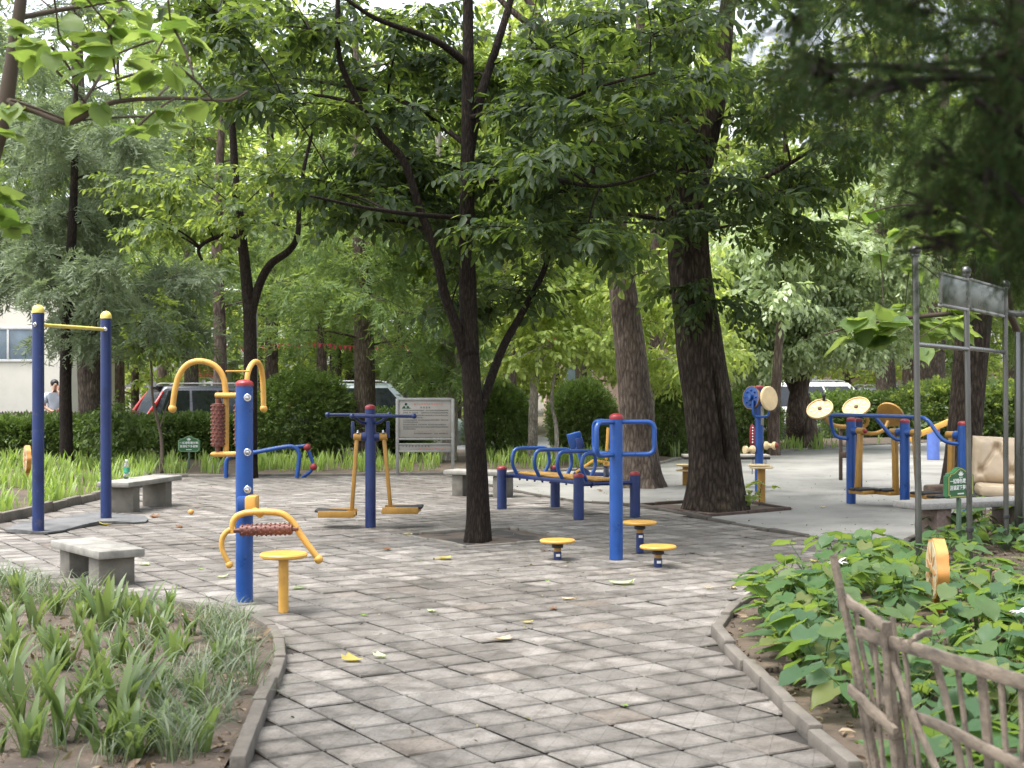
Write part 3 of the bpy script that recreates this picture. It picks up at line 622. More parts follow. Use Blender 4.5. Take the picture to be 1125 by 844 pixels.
for k_ in range(8):
    R_ = X4(c0, (-.8, -.55, .1)); b.lathe([(.013, .03), (.013, .055), (1e-4, .058)], R_ @ Matrix.Translation((.1*math.cos(k_*PI/4), .1*math.sin(k_*PI/4), 0)), 8)
wh = b.build('wheel', BLUE, t)
b = MB(); b.lathe([(.156, .004), (.162, .004), (.162, .03), (.156, .03)], X4(c0, (-.8, -.55, .1)), 30); b.build('rim', YELLOW_OLD, wh)
pipe(t, 'handle_loop', [P(827.5, 440, Yw-.05), P(827.5, 452, Yw-.06), P(829, 457, Yw-.06), P(834, 458, Yw-.06)], .018, BLUE); pipe(t, 'handle_loop', [P(834, 458, Yw-.06), P(842, 457.5, Yw-.06), P(844.5, 454, Yw-.06), P(845, 447, Yw-.06)], .018, BLUE)
b = MB(); b.box(P(837.5, 457, Yw-.065), (.045, .01, .26), None, .003); b.build('instruction_plate', STEEL_DULL, t)
for c0, d in ((P(838, 489.5, Yw-.04), Vector((.9, -.43, 0))), (P(830, 494, Yw), Vector((-.9, -.4, 0)))):
    d.normalize(); b = MB(); b.lathe([(.03, .02), (.055, .03), (.058, .06), (.03, .09), (.028, .12), (.055, .15), (.052, .18), (1e-4, .185)], X4(c0, d), 20); sp_ = b.build('spool', YELLOW_PALE, t)
    if d.x > 0: b = MB(); b.ball(c0+d*.18, .045, 14); b.build('end_cap', paint('brown_red', (.2, .03, .02), .4), sp_)
Yr = 23.2; q = G(826.5, 521); t = thing('red_paddle_sign', 'slim red and white rounded paddle on a thin stake behind the arm wheel post', 'marker', q)
b = MB(); b.cyl(q, P(826.5, 490, Yr), .012, 8); b.build('stake', STEEL_DULL, t)
b = MB(); b.lathe([(1e-4, 0), (.03, .01), (.045, .04), (.047, .15), (.042, .27), (.025, .33), (1e-4, .345)], Matrix.Translation(P(826.5, 489.5, Yr)) @ Matrix.Diagonal((1, .4, 1, 1)), 16); pdl = b.build('paddle', RED, t)
b = MB()
for k_ in range(6): b.ball(P(826.9, 470+3.2*k_, Yr-.018), .012, 8)
b.build('spots', WHITE, pdl)

# ---- tai chi wheels behind the air walker
Yt = 20.2; q = G(943, 536); t = thing('tai_chi_wheels', 'blue post with yellow spoked tai chi wheels on curved arms behind the air walker', 'exercise machine', q)
post(t, q.x, q.y, P(0, 462, Yt).z, .058, BLUE_DARK, caph=.03)
DISC = paint('faded_yellow_disc', (.62, .44, .19), .45, var=.1, wear=(.45, .28, .1), wear_amt=.4)
def wheel(cx_, cy_, dY, nrm, r, spokes=True):
    nrm = Vector(nrm).normalized(); c0 = P(cx_, cy_, Yt+dY); R_ = X4(c0, nrm); b = MB()
    b.lathe([(1e-4, -.012), (r*.9, -.012), (r, -.004), (r*1.02, .012), (r, .028), (r*.93, .03), (r*.9, .014), (1e-4, .016)], R_, 40); w = b.build('wheel', DISC if spokes else YELLOW_OLD, t)
    if spokes:
        s_ = MB()
        for k_ in range(9):
            a = 2*PI*k_/9; s_.box(R_ @ Vector((r*.55*math.cos(a), r*.55*math.sin(a), .019)), (r*.5, .035, .006), R_.to_3x3() @ Matrix.Rotation(a, 3, 'Z'), .002)
        s_.build('spokes', YELLOW_PALE, w)
    h_ = MB(); h_.lathe([(.028, .01), (.03, .03), (.018, .04), (1e-4, .042)], R_, 14); h_.build('hub_cap', paint('hub_brown', (.12, .07, .05), .5), w); return w, R_
w1, R1 = wheel(901, 450, -.35, (-.36, -.60, .71), .185); w2, R2 = wheel(941, 448, -.15, (-.38, -.56, .73), .195); wheel(978, 456, .1, (.55, .62, .55), .2, False)
b = MB(); p = R1 @ Vector((.02, .155, .02)); b.cyl(p, p+Vector((0, -.01, .06)), .022, 12); b.ball(p+Vector((0, -.01, .07)), .03); b.build('knob', BLACK, w1)
pipe(t, 'arm', [P(906, 458, Yt-.33), P(911, 464, Yt-.25), P(918, 468, Yt-.15), P(930, 469, Yt-.05), P(943, 468, Yt)], .03, YELLOW_OLD)
pipe(t, 'arm', [P(944, 452, Yt-.1), P(952, 459, Yt-.05), P(951, 467, Yt), P(943, 470, Yt)], .03, YELLOW_OLD)
pipe(t, 'arm', [P(976, 463, Yt+.1), P(970, 473, Yt+.05), P(958, 476.5, Yt), P(943, 474, Yt)], .028, YELLOW_OLD)
Ym = 21.8; q = G(931, 527.5); t = thing('metal_stand', 'narrow brown metal stand with crossbars behind the blue handrail', 'stand', q)
for x in (923.6, 932): b = MB(); p = P(x, 470, Ym); b.box((p.x, p.y, p.z/2), (.05, .05, p.z), None, .006); b.build('leg', RUST, t)
b = MB(); b.box(P(928, 500, Ym), (.14, .09, .09), None, .01); b.box(P(928, 480, Ym), (.12, .04, .03), None, .005); b.box(P(928, 471, Ym), (.17, .09, .03), None, .005); b.build('crossbar', RUST, t)

# ---- double air walker on the right
w = [G(935, 553), G(994, 558), P(1058, 466, 16.0)]; w[2].z = 0
t = thing('air_walker', 'double air walker with three blue posts, blue handrail and yellow legs', 'exercise machine', w[1])
for p in w: post(t, p.x, p.y, 1.03, .058, BLUE, caph=.03)
z = Vector((0, 0, 1)); dw = (w[2]-w[0]).normalized(); fr = Vector((dw.y, -dw.x, 0)); fr = fr if fr.y < 0 else -fr
zr = 1.10
pts = fillet([w[0]-fr*(-.06)+z*.80, w[0]+fr*.16-dw*.12+z*.82, w[0]+fr*.24-dw*.13+z*zr, w[2]+fr*.24-dw*.32+z*zr, w[2]+fr*.18-dw*.12+z*.82, w[2]+z*.80], .11, 6)
b = MB(); b.tube(pts, .023, 14); b.build('handrail', BLUE, t)
m_ = w[1]; b = MB(); b.tube(fillet([m_+z*.80, m_+fr*.1-dw*.08+z*.82, m_+fr*.24-dw*.27+z*zr], .08, 6), .022, 14); b.build('brace', BLUE, t)
for k_, (p, sg) in enumerate(((w[0], 1), (w[1], -1), (w[1], 1), (w[2], -1))):
    b = MB(); b.cyl(p+dw*sg*.04+z*.90, p+dw*sg*.12+z*.90, .05, 16); b.build('hub', BLUE, t)
    b = MB(); b.cyl(p+dw*sg*.10+z*.90, p+dw*sg*.24+z*.90, .042, 16); b.build('sleeve', YELLOW_OLD, t)
    sw = (.05, -.02, -.06, .03)[k_]; c0 = p+dw*sg*.17; foot = c0+fr*sw+z*.16
    b = MB(); b.beam(c0+z*.90, foot, .07, .055, up=tuple(fr), bev=.01); b.build('leg', YELLOW_OLD, t)
    b = MB(); b.beam(foot-dw*sg*.03, foot+dw*sg*.24, .24, .045, bev=.008); pd = b.build('pedal', YELLOW_OLD, t)
    for dd_ in (.05, .17): b = MB(); b.beam(foot+dw*sg*dd_+fr*.15+z*.035, foot+dw*sg*dd_-fr*.15+z*.035, .095, .03, bev=.01); b.build('foot_pad', BLACK, pd)
    if k_ == 0: b = MB(); b.ball(p+dw*.25+z*.90, .028); b.build('end_cap', RED, t)
# ---- slanted beam on a blue stub, far right
Yq = 27.0; q = G(1027, 505); t = thing('push_beam', 'slanted yellow beam on a short blue stub far behind the air walker', 'exercise machine', q)
post(t, q.x-.03, q.y, P(0, 474, Yq).z, .12, paint('light_blue_paint', (.10, .17, .5), .45), caph=.06)
b = MB(); b.beam(P(990, 486, Yq-.1), P(1050, 460, Yq-.1), .09, .10); b.build('beam', YELLOW, t)

# ---- tufted leather armchair
q = Vector((6.05, 17.5, 0)); t = thing('leather_armchair', 'discarded beige tufted leather armchair on a black base beside the trunk', 'armchair', (0, 0, 0))
LEATHER = paint('beige_leather', (.42, .33, .225), .42, var=.1, scale=6, bump=.15, bscale=80)
def tufted(W, H, T, nx=4, nz=3):
    n1, n2 = 56, 48; vs = []; fs = []
    for s_ in (0, 1):
        for j in range(n2+1):
            for i in range(n1+1):
                u = i/n1; v = j/n2; e = (min(u, 1-u)*W); e2 = min(v, 1-v)*H; rd = (1-max(0, 1-e/.16)**2)**.5*(1-max(0, 1-e2/.16)**2)**.5
                d = 0
                if s_ == 0:
                    for b_ in range(nz):
                        for a_ in range(nx):
                            bu = (a_+.5+(.25 if b_ % 2 else -.25))/nx; bv = (b_+.5)/nz; dx = (u-bu)*W; dz = (v-bv)*H; r_ = math.hypot(dx, dz); d += .085*math.exp(-(r_/.05)**2)
                            for sx in (-1, 1):
                                for sz in (-1, 1):
                                    tx = sx*W*.5/nx; tz = sz*H/nz; l_ = math.hypot(tx, tz); al = (dx*tx+dz*tz)/l_; pr = abs(dx*tz-dz*tx)/l_
                                    if 0 < al < l_: d += .018*math.exp(-(pr/.022)**2)
                y = -(T/2)*rd-.0+min(d, .09)*rd if s_ == 0 else (T/2)*rd
                vs.append(((u-.5)*W, y, v*H))
    nn = (n1+1)*(n2+1)
    for s_ in (0, 1):
        for j in range(n2):
            for i in range(n1):
                a = s_*nn+j*(n1+1)+i; f = (a, a+1, a+n1+2, a+n1+1); fs.append(f if s_ == 0 else f[::-1])
    return vs, fs
vs, fs = tufted(.80, .66, .30, 2, 2); b = MB(); b.M = Matrix.Translation((0, .18, .24)) @ Matrix.Rotation(-.22, 4, 'X'); b.add(vs, fs); b.build('backrest', LEATHER, t, ang=80)
b = MB(); b.box((0, -.2, .19), (.76, .62, .16), None, .06); b.build('seat', LEATHER, t)
b = MB(); b.box((0, -.05, .06), (.9, .95, .12), None, .03); b.build('base', BLACK, t)
place(t, q, -.2, .92); t.rotation_euler.y = .045
q = G(1032, 549); b = MB(); b.box(q+Vector((0, 0, .09)), (.36, .22, .2), Matrix.Rotation(.4, 3, 'Z'), .03)
tag(b.build('stone_block', paint('brown_stone', (.11, .075, .055), .9, var=.4, scale=12, bump=.8, bscale=25)), 'rough brown stone block lying under the air walker pedals', 'stone block')

# ---- stainless notice frame (three ball-topped poles) with its side cabinet
pp = [P(1010, 420, 10.3), P(1066, 420, 11.4), P(1105.5, 420, 12.5)]
for p in pp: p.z = 0
t = thing('notice_stand', 'stainless notice frame of three ball-topped poles with a grey header board', 'notice frame', pp[1])
for p, h, lean in zip(pp, (2.42, 2.36, 2.33), (-.03, -.035, -.01)):
    b = MB(); b.cyl(p, p+Vector((lean, 0, h)), .023, 18); o = b.build('pole', STEEL, t)
    b = MB(); b.ball(p+Vector((lean, 0, h+.03)), .042, 20); b.cyl(p+Vector((lean, 0, h-.01)), p+Vector((lean, 0, h+.01)), .036, 18); b.build('ball_finial', STEEL, o)
    b = MB(); b.cyl(p+Vector((lean*.15, 0, .30)), p+Vector((lean*.15, 0, .335)), .031, 18); b.build('black_tape', BLACK, o)
z = Vector((0, 0, 1))
for a, c in ((pp[0], pp[1]), (pp[1], pp[2])):
    b = MB(); b.cyl(a+z*1.775-Vector((.022, 0, 0)), c+z*1.765-Vector((.022, 0, 0)), .018, 16); b.build('crossbar', STEEL, t)
dn = (pp[2]-pp[0]).normalized(); a0 = pp[0]+dn*.62
for a, c in ((a0, pp[1]-dn*.05), (pp[1]+dn*.05, pp[2]-dn*.05)):
    b = MB(); b.beam(a+z*2.21+Vector((-.02, 0, 0)), c+z*2.20+Vector((-.02, 0, 0)), .03, .22, bev=.003); hd = b.build('header_panel', paint('pale_header', (.075, .09, .07), .3, metal=.3, var=.2, scale=3), t)
    b = MB()
    for dz in (2.325, 2.088): b.beam(a+z*dz+Vector((-.02, 0, 0)), c+z*(dz-.01)+Vector((-.02, 0, 0)), .045, .022, bev=.004)
    for e in (a, c): b.beam(e+z*2.10+Vector((-.02, 0, 0)), e+z*2.315+Vector((-.02, 0, 0)), .02, .04, up=(0, 1, 0))
    b.build('trim', STEEL_DULL, hd)
q = Vector((4.75, 12.9, 0)); t = thing('steel_cabinet', 'tall grey steel cabinet post at the right edge behind the last pole', 'cabinet', q)
b = MB(); b.box(q+z*.98, (.26, .16, 1.96), None, .01); b.build('body', STEEL_DULL, t)
b = MB(); b.box(q+z*.98+Vector((-.17, -.02, 0)), (.045, .05, 1.96), None, .008); b.build('side_post', STEEL, t)
b = MB(); b.box(q+z*.98+Vector((-.05, -.085, 0)), (.03, .015, 1.9), None, .004); b.build('trim', STEEL, t)
b = MB(); b.box(q+z*2.12+Vector((.1, -.05, 0)), (.75, .45, .035), Matrix.Rotation(.1, 3, 'X'), .006); b.build('roof', paint('dark_roof', (.05, .05, .05), .5), t)

# ---- signs
def text(body, size, mat, parent, M, name='lettering', w=None, ext=.0015):
    cu = bpy.data.curves.new('lettering', 'FONT'); cu.body = body; cu.size = size; cu.align_x = 'CENTER'; cu.align_y = 'CENTER'; cu.extrude = ext; cu.resolution_u = 2; cu.offset = size*.012
    o = bpy.data.objects.new('lettering', cu); COL.objects.link(o); bpy.context.view_layer.update()
    me = bpy.data.meshes.new_from_object(o.evaluated_get(bpy.context.evaluated_depsgraph_get())); 
    bpy.data.objects.remove(o); bpy.data.curves.remove(cu)
    vs = np.empty(len(me.vertices)*3); me.vertices.foreach_get('co', vs); vs = vs.reshape(-1, 3)
    if w: 
        s_ = w/max(1e-6, np.ptp(vs[:, 0])); vs[:, 0] *= s_
    me.vertices.foreach_set('co', vs.ravel()); me.transform(M); me.update(); return link(name, me, mat, parent)
def flower(b, M, s_):
    for a in (-62, -31, 0, 31, 62):
        a = math.radians(a); d = (math.sin(a), math.cos(a)); n_ = (d[1], -d[0])
        L_ = s_*(1.0 if abs(a) < .2 else .9); pts = [(0, 0), (d[0]*L_*.45+n_[0]*s_*.17, d[1]*L_*.45+n_[1]*s_*.17), (d[0]*L_, d[1]*L_), (d[0]*L_*.45-n_[0]*s_*.17, d[1]*L_*.45-n_[1]*s_*.17)]
        b.prism(pts[::-1], .0018, M)
def lawn_sign(label, q, ang, s_, zc, edge):
    t = thing('lawn_sign', label, 'sign', (0, 0, 0))
    W_, H_ = .19, .135
    o = [(-W_+.025, -H_), (W_-.025, -H_), (W_-.025, -H_+.02), (W_, -H_+.02), (W_, .07), (W_-.025, .075), (W_-.03, .095), (W_-.085, .10), (.06, .125), (.03, .142), (0, .147)]
    full = o+[(-x, y) for x, y in o[::-1][1:-1]]
    Mx = Matrix.Translation((0, 0, zc)) @ Matrix.Rotation(PI/2, 4, 'X')
    b = MB(); b.prism([(x*s_, y*s_) for x, y in full], .045, Mx @ Matrix.Translation((0, 0, -.045))); bd = b.build('board', SIGN_GREEN, t, smooth=False)
    b = MB(); n_ = len(full); ins = []
    k1, k2 = .93, .89
    for i in range(n_):
        a, c = full[i], full[(i+1) % n_]
        qd = [(a[0]*k1, a[1]*k1), (c[0]*k1, c[1]*k1), (c[0]*k2, c[1]*k2), (a[0]*k2, a[1]*k2)]
        b.prism([(x*s_, y*s_) for x, y in qd], .0015, Mx @ Matrix.Translation((0, 0, .0004)))
    b.build('border', edge, bd, smooth=False)
    b = MB(); flower(b, Mx @ Matrix.Translation((0, .068*s_, .0004)), .05*s_); b.build('emblem', WHITE, bd, smooth=False)
    text('一抹绿色增文明', .046*s_, WHITE, bd, Mx @ Matrix.Translation((0, .018*s_, .0018)), w=.31*s_)
    text('还请足下多留情', .046*s_, WHITE, bd, Mx @ Matrix.Translation((0, -.042*s_, .0018)), w=.31*s_)
    b = MB()
    for k_ in range(6): b.box(Mx @ Vector(((-.04+.016*k_)*s_, -.095*s_, .001)), (.011*s_, .002, .012*s_), None, 0)
    for k_ in range(5): b.box(Mx @ Vector(((-.02+.01*k_)*s_, .055*s_, .001)), (.007*s_, .002, .007*s_), None, 0)
    b.build('small_lettering', WHITE, bd, smooth=False)
    b = MB(); b.box((0, .02, zc/2-.08), (.035, .03, zc-.1), None, .004); b.build('stake', paint('stake_green', (.06, .10, .06), .6), t)
    place(t, q, ang); return t
lawn_sign('small green lawn sign with a stake among the strap leaves by the hedge', G(207.5, 516), .0, 1.0, P(207, 488, G(207, 516).y).z, SIGN_PALE)
qs = Vector((3.835, 12.15, 0)); lawn_sign('thick green lawn sign with a gold border behind the steel pole', qs, .62, .93, P(1, 531, 12.15).z, SIGN_GREEN if 0 else SIGN_EDGE)

q = G(467, 522.5); Yn = q.y; t = thing('notice_board', 'grey framed notice board covered in small print standing by the back bed', 'notice board', q)
s_ = Yn/F
for x in (436.5, 497.5): b = MB(); p = P(x, 438, Yn); b.box((p.x, Yn, p.z/2), (.05, .05, p.z), None, .006); b.build('post', STEEL_DULL, t)
for yy, hh in ((438.8, .045), (482.5, .03), (488, .025), (496, .025)): b = MB(); b.box(P(467, yy, Yn), (61*s_-.052, .05, hh), None, .005); b.build('rail', STEEL_DULL, t)
b = MB(); b.box(P(467, 460.5, Yn), (57*s_, .02, 41*s_), None, .003); pn = b.build('panel', BOARD, t)
b = MB(); b.box(P(467, 492, Yn), (57*s_, .02, 6.6*s_), None, .003); ps = b.build('lower_panel', BOARD, t)
Yk = Yn-.011
def glyphs(par, x0, x1, y, h, mat, seed, gaps=(), dens=1.0, name='lettering'):
    """a line of print too small to read: short strokes the size of characters"""
    rg = random.Random(seed); b = MB(); x = x0; hh = h
    while x < x1-hh*.4:
        if not any(a <= x <= c for a, c in gaps):
            for k_ in range(3): b.box(P(x+hh*.42, y-hh*.5+hh*(.15+.35*k_), Yk), (hh*s_*rg.uniform(.45, .85), .002, hh*s_*.17), None, 0)
            b.box(P(x+hh*rg.uniform(.25, .6), y, Yk-.0005), (hh*s_*.15, .002, hh*s_*.9), None, 0)
        x += hh*1.02/dens
    b.build(name, mat, par, smooth=False)
glyphs(pn, 455, 487.5, 444, 1.9, REDINK, 1, dens=.72); glyphs(pn, 462, 474, 447.8, 1.9, INK, 2, dens=.65)
for i, (x0, x1, y, gp) in enumerate(((443, 492, 451, ((466, 467.5),)), (443, 492, 453.6, ((448, 449), (451, 452), (459, 461))), (443, 492, 456.4, ((446, 458),)), (443, 465, 458.8, ()), (443, 492, 461.6, ((457, 459), (482, 484))), (443, 459, 464, ()), (443, 490, 466.6, ((457, 459), (468, 470))), (443, 492, 469.2, ()), (443, 457, 471.4, ()), (455, 492, 476.4, ((473, 476), (480, 482))))): glyphs(pn, x0, x1, y, 1.35, INK, 10+i, gp)
glyphs(pn, 455, 493, 474.2, 1.2, REDINK, 31, dens=.28); glyphs(ps, 442, 474, 488.8+1.6, 2.0, INK, 32, dens=.58); glyphs(ps, 461, 490, 493.4, 1.7, REDINK, 33, dens=.5)
b = MB(); 
for k_, (dx, dy) in enumerate(((-2.6, 1.6), (2.6, 1.6), (0, -2.6))): b.lathe([(1.5*s_, 0), (1.5*s_, .002), (.9*s_, .002), (.9*s_, 0)], Matrix.Translation(P(446+dx*.8, 446.3+dy*.8, Yk)) @ Matrix.Rotation(PI/2, 4, 'X'), 14)
b.beam(P(441.5, 448.6, Yk), P(451, 448.6, Yk), .003, .012, bev=0); b.build('emblem', paint('emblem_green', (.03, .10, .07), .5), pn, smooth=False)

# ---- round flower boards on stakes
def flower_board(label, q, zc, r, th, yaw, stem_h):
    t = thing('flower_board', label, 'garden board', (0, 0, 0)); ED = paint('orange_edge', (.46, .21, .05), .55, var=.15, wear=(.4, .2, .06)); FC = paint('flower_face', (.42, .35, .22), .6, var=.25, scale=14, wear=(.30, .17, .08), wear_amt=.8)
    M_ = Matrix.Translation((0, 0, zc)) @ Matrix.Rotation(PI/2, 4, 'X')
    poly = [((r*(1+.028*math.cos(9*a))*math.cos(a)), (r*(1+.028*math.cos(9*a))*math.sin(a))) for a in [2*PI*i/90 for i in range(90)]]
    b = MB(); b.prism(poly, th, M_ @ Matrix.Translation((0, 0, -th))); bd = b.build('disc', ED, t, ang=60)
    b = MB(); b.prism([(x*.93, y*.93) for x, y in poly], .003, M_ @ Matrix.Translation((0, 0, .0005))); fc = b.build('face', FC, bd)
    b = MB()
    for k_ in range(9):
        a = 2*PI*k_/9; c_, s2 = math.cos(a), math.sin(a); pl = [(.25*r, 0), (.5*r, -.12*r), (.82*r, 0), (.5*r, .12*r)]; b.prism([(x*c_-y*s2, x*s2+y*c_) for x, y in pl], .002, M_ @ Matrix.Translation((0, 0, .0042)))
    b.lathe([(1e-4, .0042), (.2*r, .0042), (.2*r, .008), (1e-4, .009)], M_, 20); b.build('petals', paint('petal_brown', (.36, .17, .06), .6, var=.3), fc)
    b = MB(); b.box((0, th*.5, (zc-r*.9)/2), (.05, th*.8, zc-r*.85), None, .006); b.build('stem', ED, t)
    b = MB(); b.box((.0, -.004+.0, (zc-r*.5)/2), (.02, .008, zc-r*.45), None, .002); b.build('stake', STEEL_DULL, t)
    place(t, q, yaw); return t
q = Vector((2.70, 9.15, 0)); flower_board('round orange-edged flower board standing in the broad leaves', q, P(0, 627, 9.15).z, .205, .075, -1.68, 0)
q = Vector((-6.85, 20.0, 0)); flower_board('round orange-edged flower board at the left behind the pull-up bar', q, .42, .19, .06, -1.1, 0)

# ---- lattice fence in the right foreground
t = thing('lattice_fence', 'low weathered bamboo lattice fence leaning over the leaves in the right foreground', 'fence', (1.2, 4.3, 0))
def ray(x, y, Y): return P(x, y, Y)
def st(name, a, c, w_, d_=.02): b = MB(); b.beam(a, c, w_, d_, up=(-.95, -.3, .1), bev=.004); return b.build(name, WOOD, t)
def slat(name, a, c, w_, d_=.018):
    b = MB(); n_ = 7; rg = random.Random(int(abs(a.x*1e4))); pts = [a.lerp(c, i/n_)+Vector((rg.gauss(0, .0025), rg.gauss(0, .0025), rg.gauss(0, .002))) for i in range(n_+1)]
    d = (c-a).normalized(); nrm = Vector((-.96, -.28, 0)); nrm = (nrm-d*nrm.dot(d)).normalized(); s2 = d.cross(nrm); vs = []; fs = []
    for i, p in enumerate(pts):
        ww = w_*(1+rg.gauss(0, .05)); vs += [p+s2*ww*sx*.5+nrm*d_*.5*sy for sx, sy in ((-1, -.7), (-.7, -1), (.7, -1), (1, -.7), (1, .7), (.7, 1), (-.7, 1), (-1, .7))]
    for i in range(n_): fs += [(i*8+k_, i*8+(k_+1) % 8, (i+1)*8+(k_+1) % 8, (i+1)*8+k_) for k_ in range(8)]
    fs += [tuple(range(8))[::-1], tuple(n_*8+k_ for k_ in range(8))]; b.add(vs, fs); return b.build(name, WOOD, t)
def dn_(p, q, s0=0): return p+(q-p)*s0
def to_ground(a, c):
    d = c-a; k_ = (a.z-.0)/max(.01, -d.z); return a+d*k_
A = P(915, 610, 4.75); Bt = P(962, 838, 4.65); slat('post', A, to_ground(A, Bt), .03, .02)
slat('rail', P(930, 658, 4.74), P(972, 690, 4.3), .032); slat('rail', P(934, 757, 4.72), P(985, 806, 4.3), .035)
slat('rail', P(942, 693, 4.62), P(1145, 756, 3.42), .036); slat('rail', P(968, 768, 4.6), P(1145, 852, 3.42), .03)
for x0, y0, x1, y1, Y_ in ((938, 664, 962, 790, 4.7), (950, 672, 978, 800, 4.6), (966, 676, 986, 790, 4.45), (980, 678, 996, 800, 4.4)):
    a = P(x0, y0, Y_+.02); c = P(x1, y1, Y_-.05); slat('picket', a, to_ground(a, c), .02, .012)
for x0, y0, x1, y1, Y_ in ((926, 657, 949, 800, 4.72), (958, 676, 968, 812, 4.52), (990, 700, 1006, 820, 4.25), (1050, 728, 1066, 838, 3.95), (1100, 745, 1108, 844, 3.65), (1120, 752, 1124, 850, 3.55)):
    a = P(x0, y0, Y_); slat('picket', a, to_ground(a, P(x1, y1, Y_-.03)), .017, .011)
a = P(972, 684, 4.36); slat('post', a, to_ground(a, P(985, 830, 4.36)), .035, .03)
a = P(968, 700, 4.42); slat('picket', a, to_ground(a, P(1028, 846, 4.1)), .024, .014)
a = P(1026, 715, 4.06); slat('picket', a, to_ground(a, P(1058, 842, 4.0)), .026, .014)
a = P(1078, 738, 3.78); slat('picket', a, to_ground(a, P(1086, 828, 3.78)), .034, .014)
a = P(1010, 712, 4.15); slat('brace', P(1000, 706, 4.17), P(1020, 694, 4.3), .02, .012)
# ================================================================ VEGETATION
LF_DARK = leafmat('dark_leaves', [(.016, .030, .013), (.024, .044, .019), (.034, .058, .024), (.03, .052, .03), (.045, .068, .025)], [(.08, .13, .018), (.13, .20, .028), (.24, .32, .05)], .43, .5, .22)
LF_MID = leafmat('mid_leaves', [(.04, .07, .026), (.062, .10, .036), (.085, .13, .042), (.065, .105, .05)], [(.20, .28, .04), (.30, .40, .06), (.40, .48, .09)], .52, .45)
LF_BRIGHT = leafmat('bright_leaves', [(.14, .20, .055), (.20, .27, .07), (.26, .34, .09), (.17, .23, .08)], [(.42, .54, .09), (.52, .62, .12), (.6, .66, .16)], .55, .45)
LF_SILVER = leafmat('silvery_leaves', [(.22, .29, .15), (.30, .38, .21), (.40, .46, .29), (.25, .33, .14)], [(.40, .54, .16), (.5, .6, .22)], .42, .38, .5)
LF_CEDAR = leafmat('grey_green_needles', [(.11, .145, .085), (.145, .185, .11), (.18, .22, .135), (.125, .17, .085)], [(.20, .28, .11), (.26, .33, .14)], .35, .6)
LF_LARCH = leafmat('soft_green_needles', [(.07, .125, .04), (.10, .16, .055), (.14, .20, .07), (.09, .15, .05)], [(.26, .38, .07), (.36, .46, .10)], .45, .6)
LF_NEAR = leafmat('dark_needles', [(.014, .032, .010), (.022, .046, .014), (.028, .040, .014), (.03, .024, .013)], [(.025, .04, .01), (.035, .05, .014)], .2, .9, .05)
LF_BIG = leafmat('large_soft_leaves', [(.10, .17, .05), (.14, .22, .06), (.18, .26, .07), (.13, .20, .09)], [(.22, .36, .05), (.30, .42, .07), (.36, .46, .10)], .5, .45)
LF_HEDGE = leafmat('hedge_leaves', [(.07, .11, .03), (.105, .155, .04), (.15, .205, .055), (.09, .135, .035)], [(.14, .24, .03), (.2, .32, .05)], .35, .5)
LF_STRAP = leafmat('strap_leaves', [(.16, .24, .06), (.22, .31, .08), (.28, .36, .12), (.19, .26, .07), (.32, .34, .17)], [(.32, .50, .06), (.42, .56, .10)], .42, .42)
LF_IRIS = leafmat('iris_leaves', [(.075, .12, .042), (.105, .155, .055), (.14, .19, .07), (.09, .14, .065)], [(.2, .3, .06), (.28, .36, .09)], .35, .42)
LF_GRASS = leafmat('grass_blades', [(.07, .095, .055), (.10, .135, .075), (.15, .18, .11), (.20, .21, .14)], [(.12, .2, .05), (.2, .28, .09)], .3, .4)
LF_HOSTA = leafmat('broad_leaves', [(.035, .085, .028), (.05, .11, .034), (.075, .14, .042), (.045, .095, .045), (.10, .15, .045), (.14, .145, .05)], [(.17, .30, .04), (.25, .38, .06), (.34, .44, .07)], .36, .5, .3)
rg = np.random.default_rng(11)
SP_ASH = [t_spray(9, .34, .115, .052, rg, .5, True) for _ in range(4)]
SP_TWIG = [t_spray(8, .30, .085, .05, rg, .5) for _ in range(4)]
SP_FAR = [t_spray(7, .55, .20, .12, rg, .5, flat=True, stem=False) for _ in range(4)]
SP_SIL = [t_spray(9, .45, .13, .06, rg, .9, flat=True, stem=False) for _ in range(4)]
SP_CED = [t_needles(20, .42, .10, .016, rg, .9) for _ in range(4)]
SP_CEDF = [t_needles(16, .7, .17, .03, rg, .9) for _ in range(3)]
SP_NEAR = [t_needles(46, .26, .036, .0022, rg, 1.0, 48) for _ in range(4)]
SP_HEDGE = [t_spray(7, .16, .055, .032, rg, .2, flat=True, stem=False) for _ in range(4)]
BIGL = [t_big(1.0, .92, cup=c, droop=d, heart=h) for c, d, h in ((.12, .25, .13), (.2, .4, .16), (.05, .15, .1))]

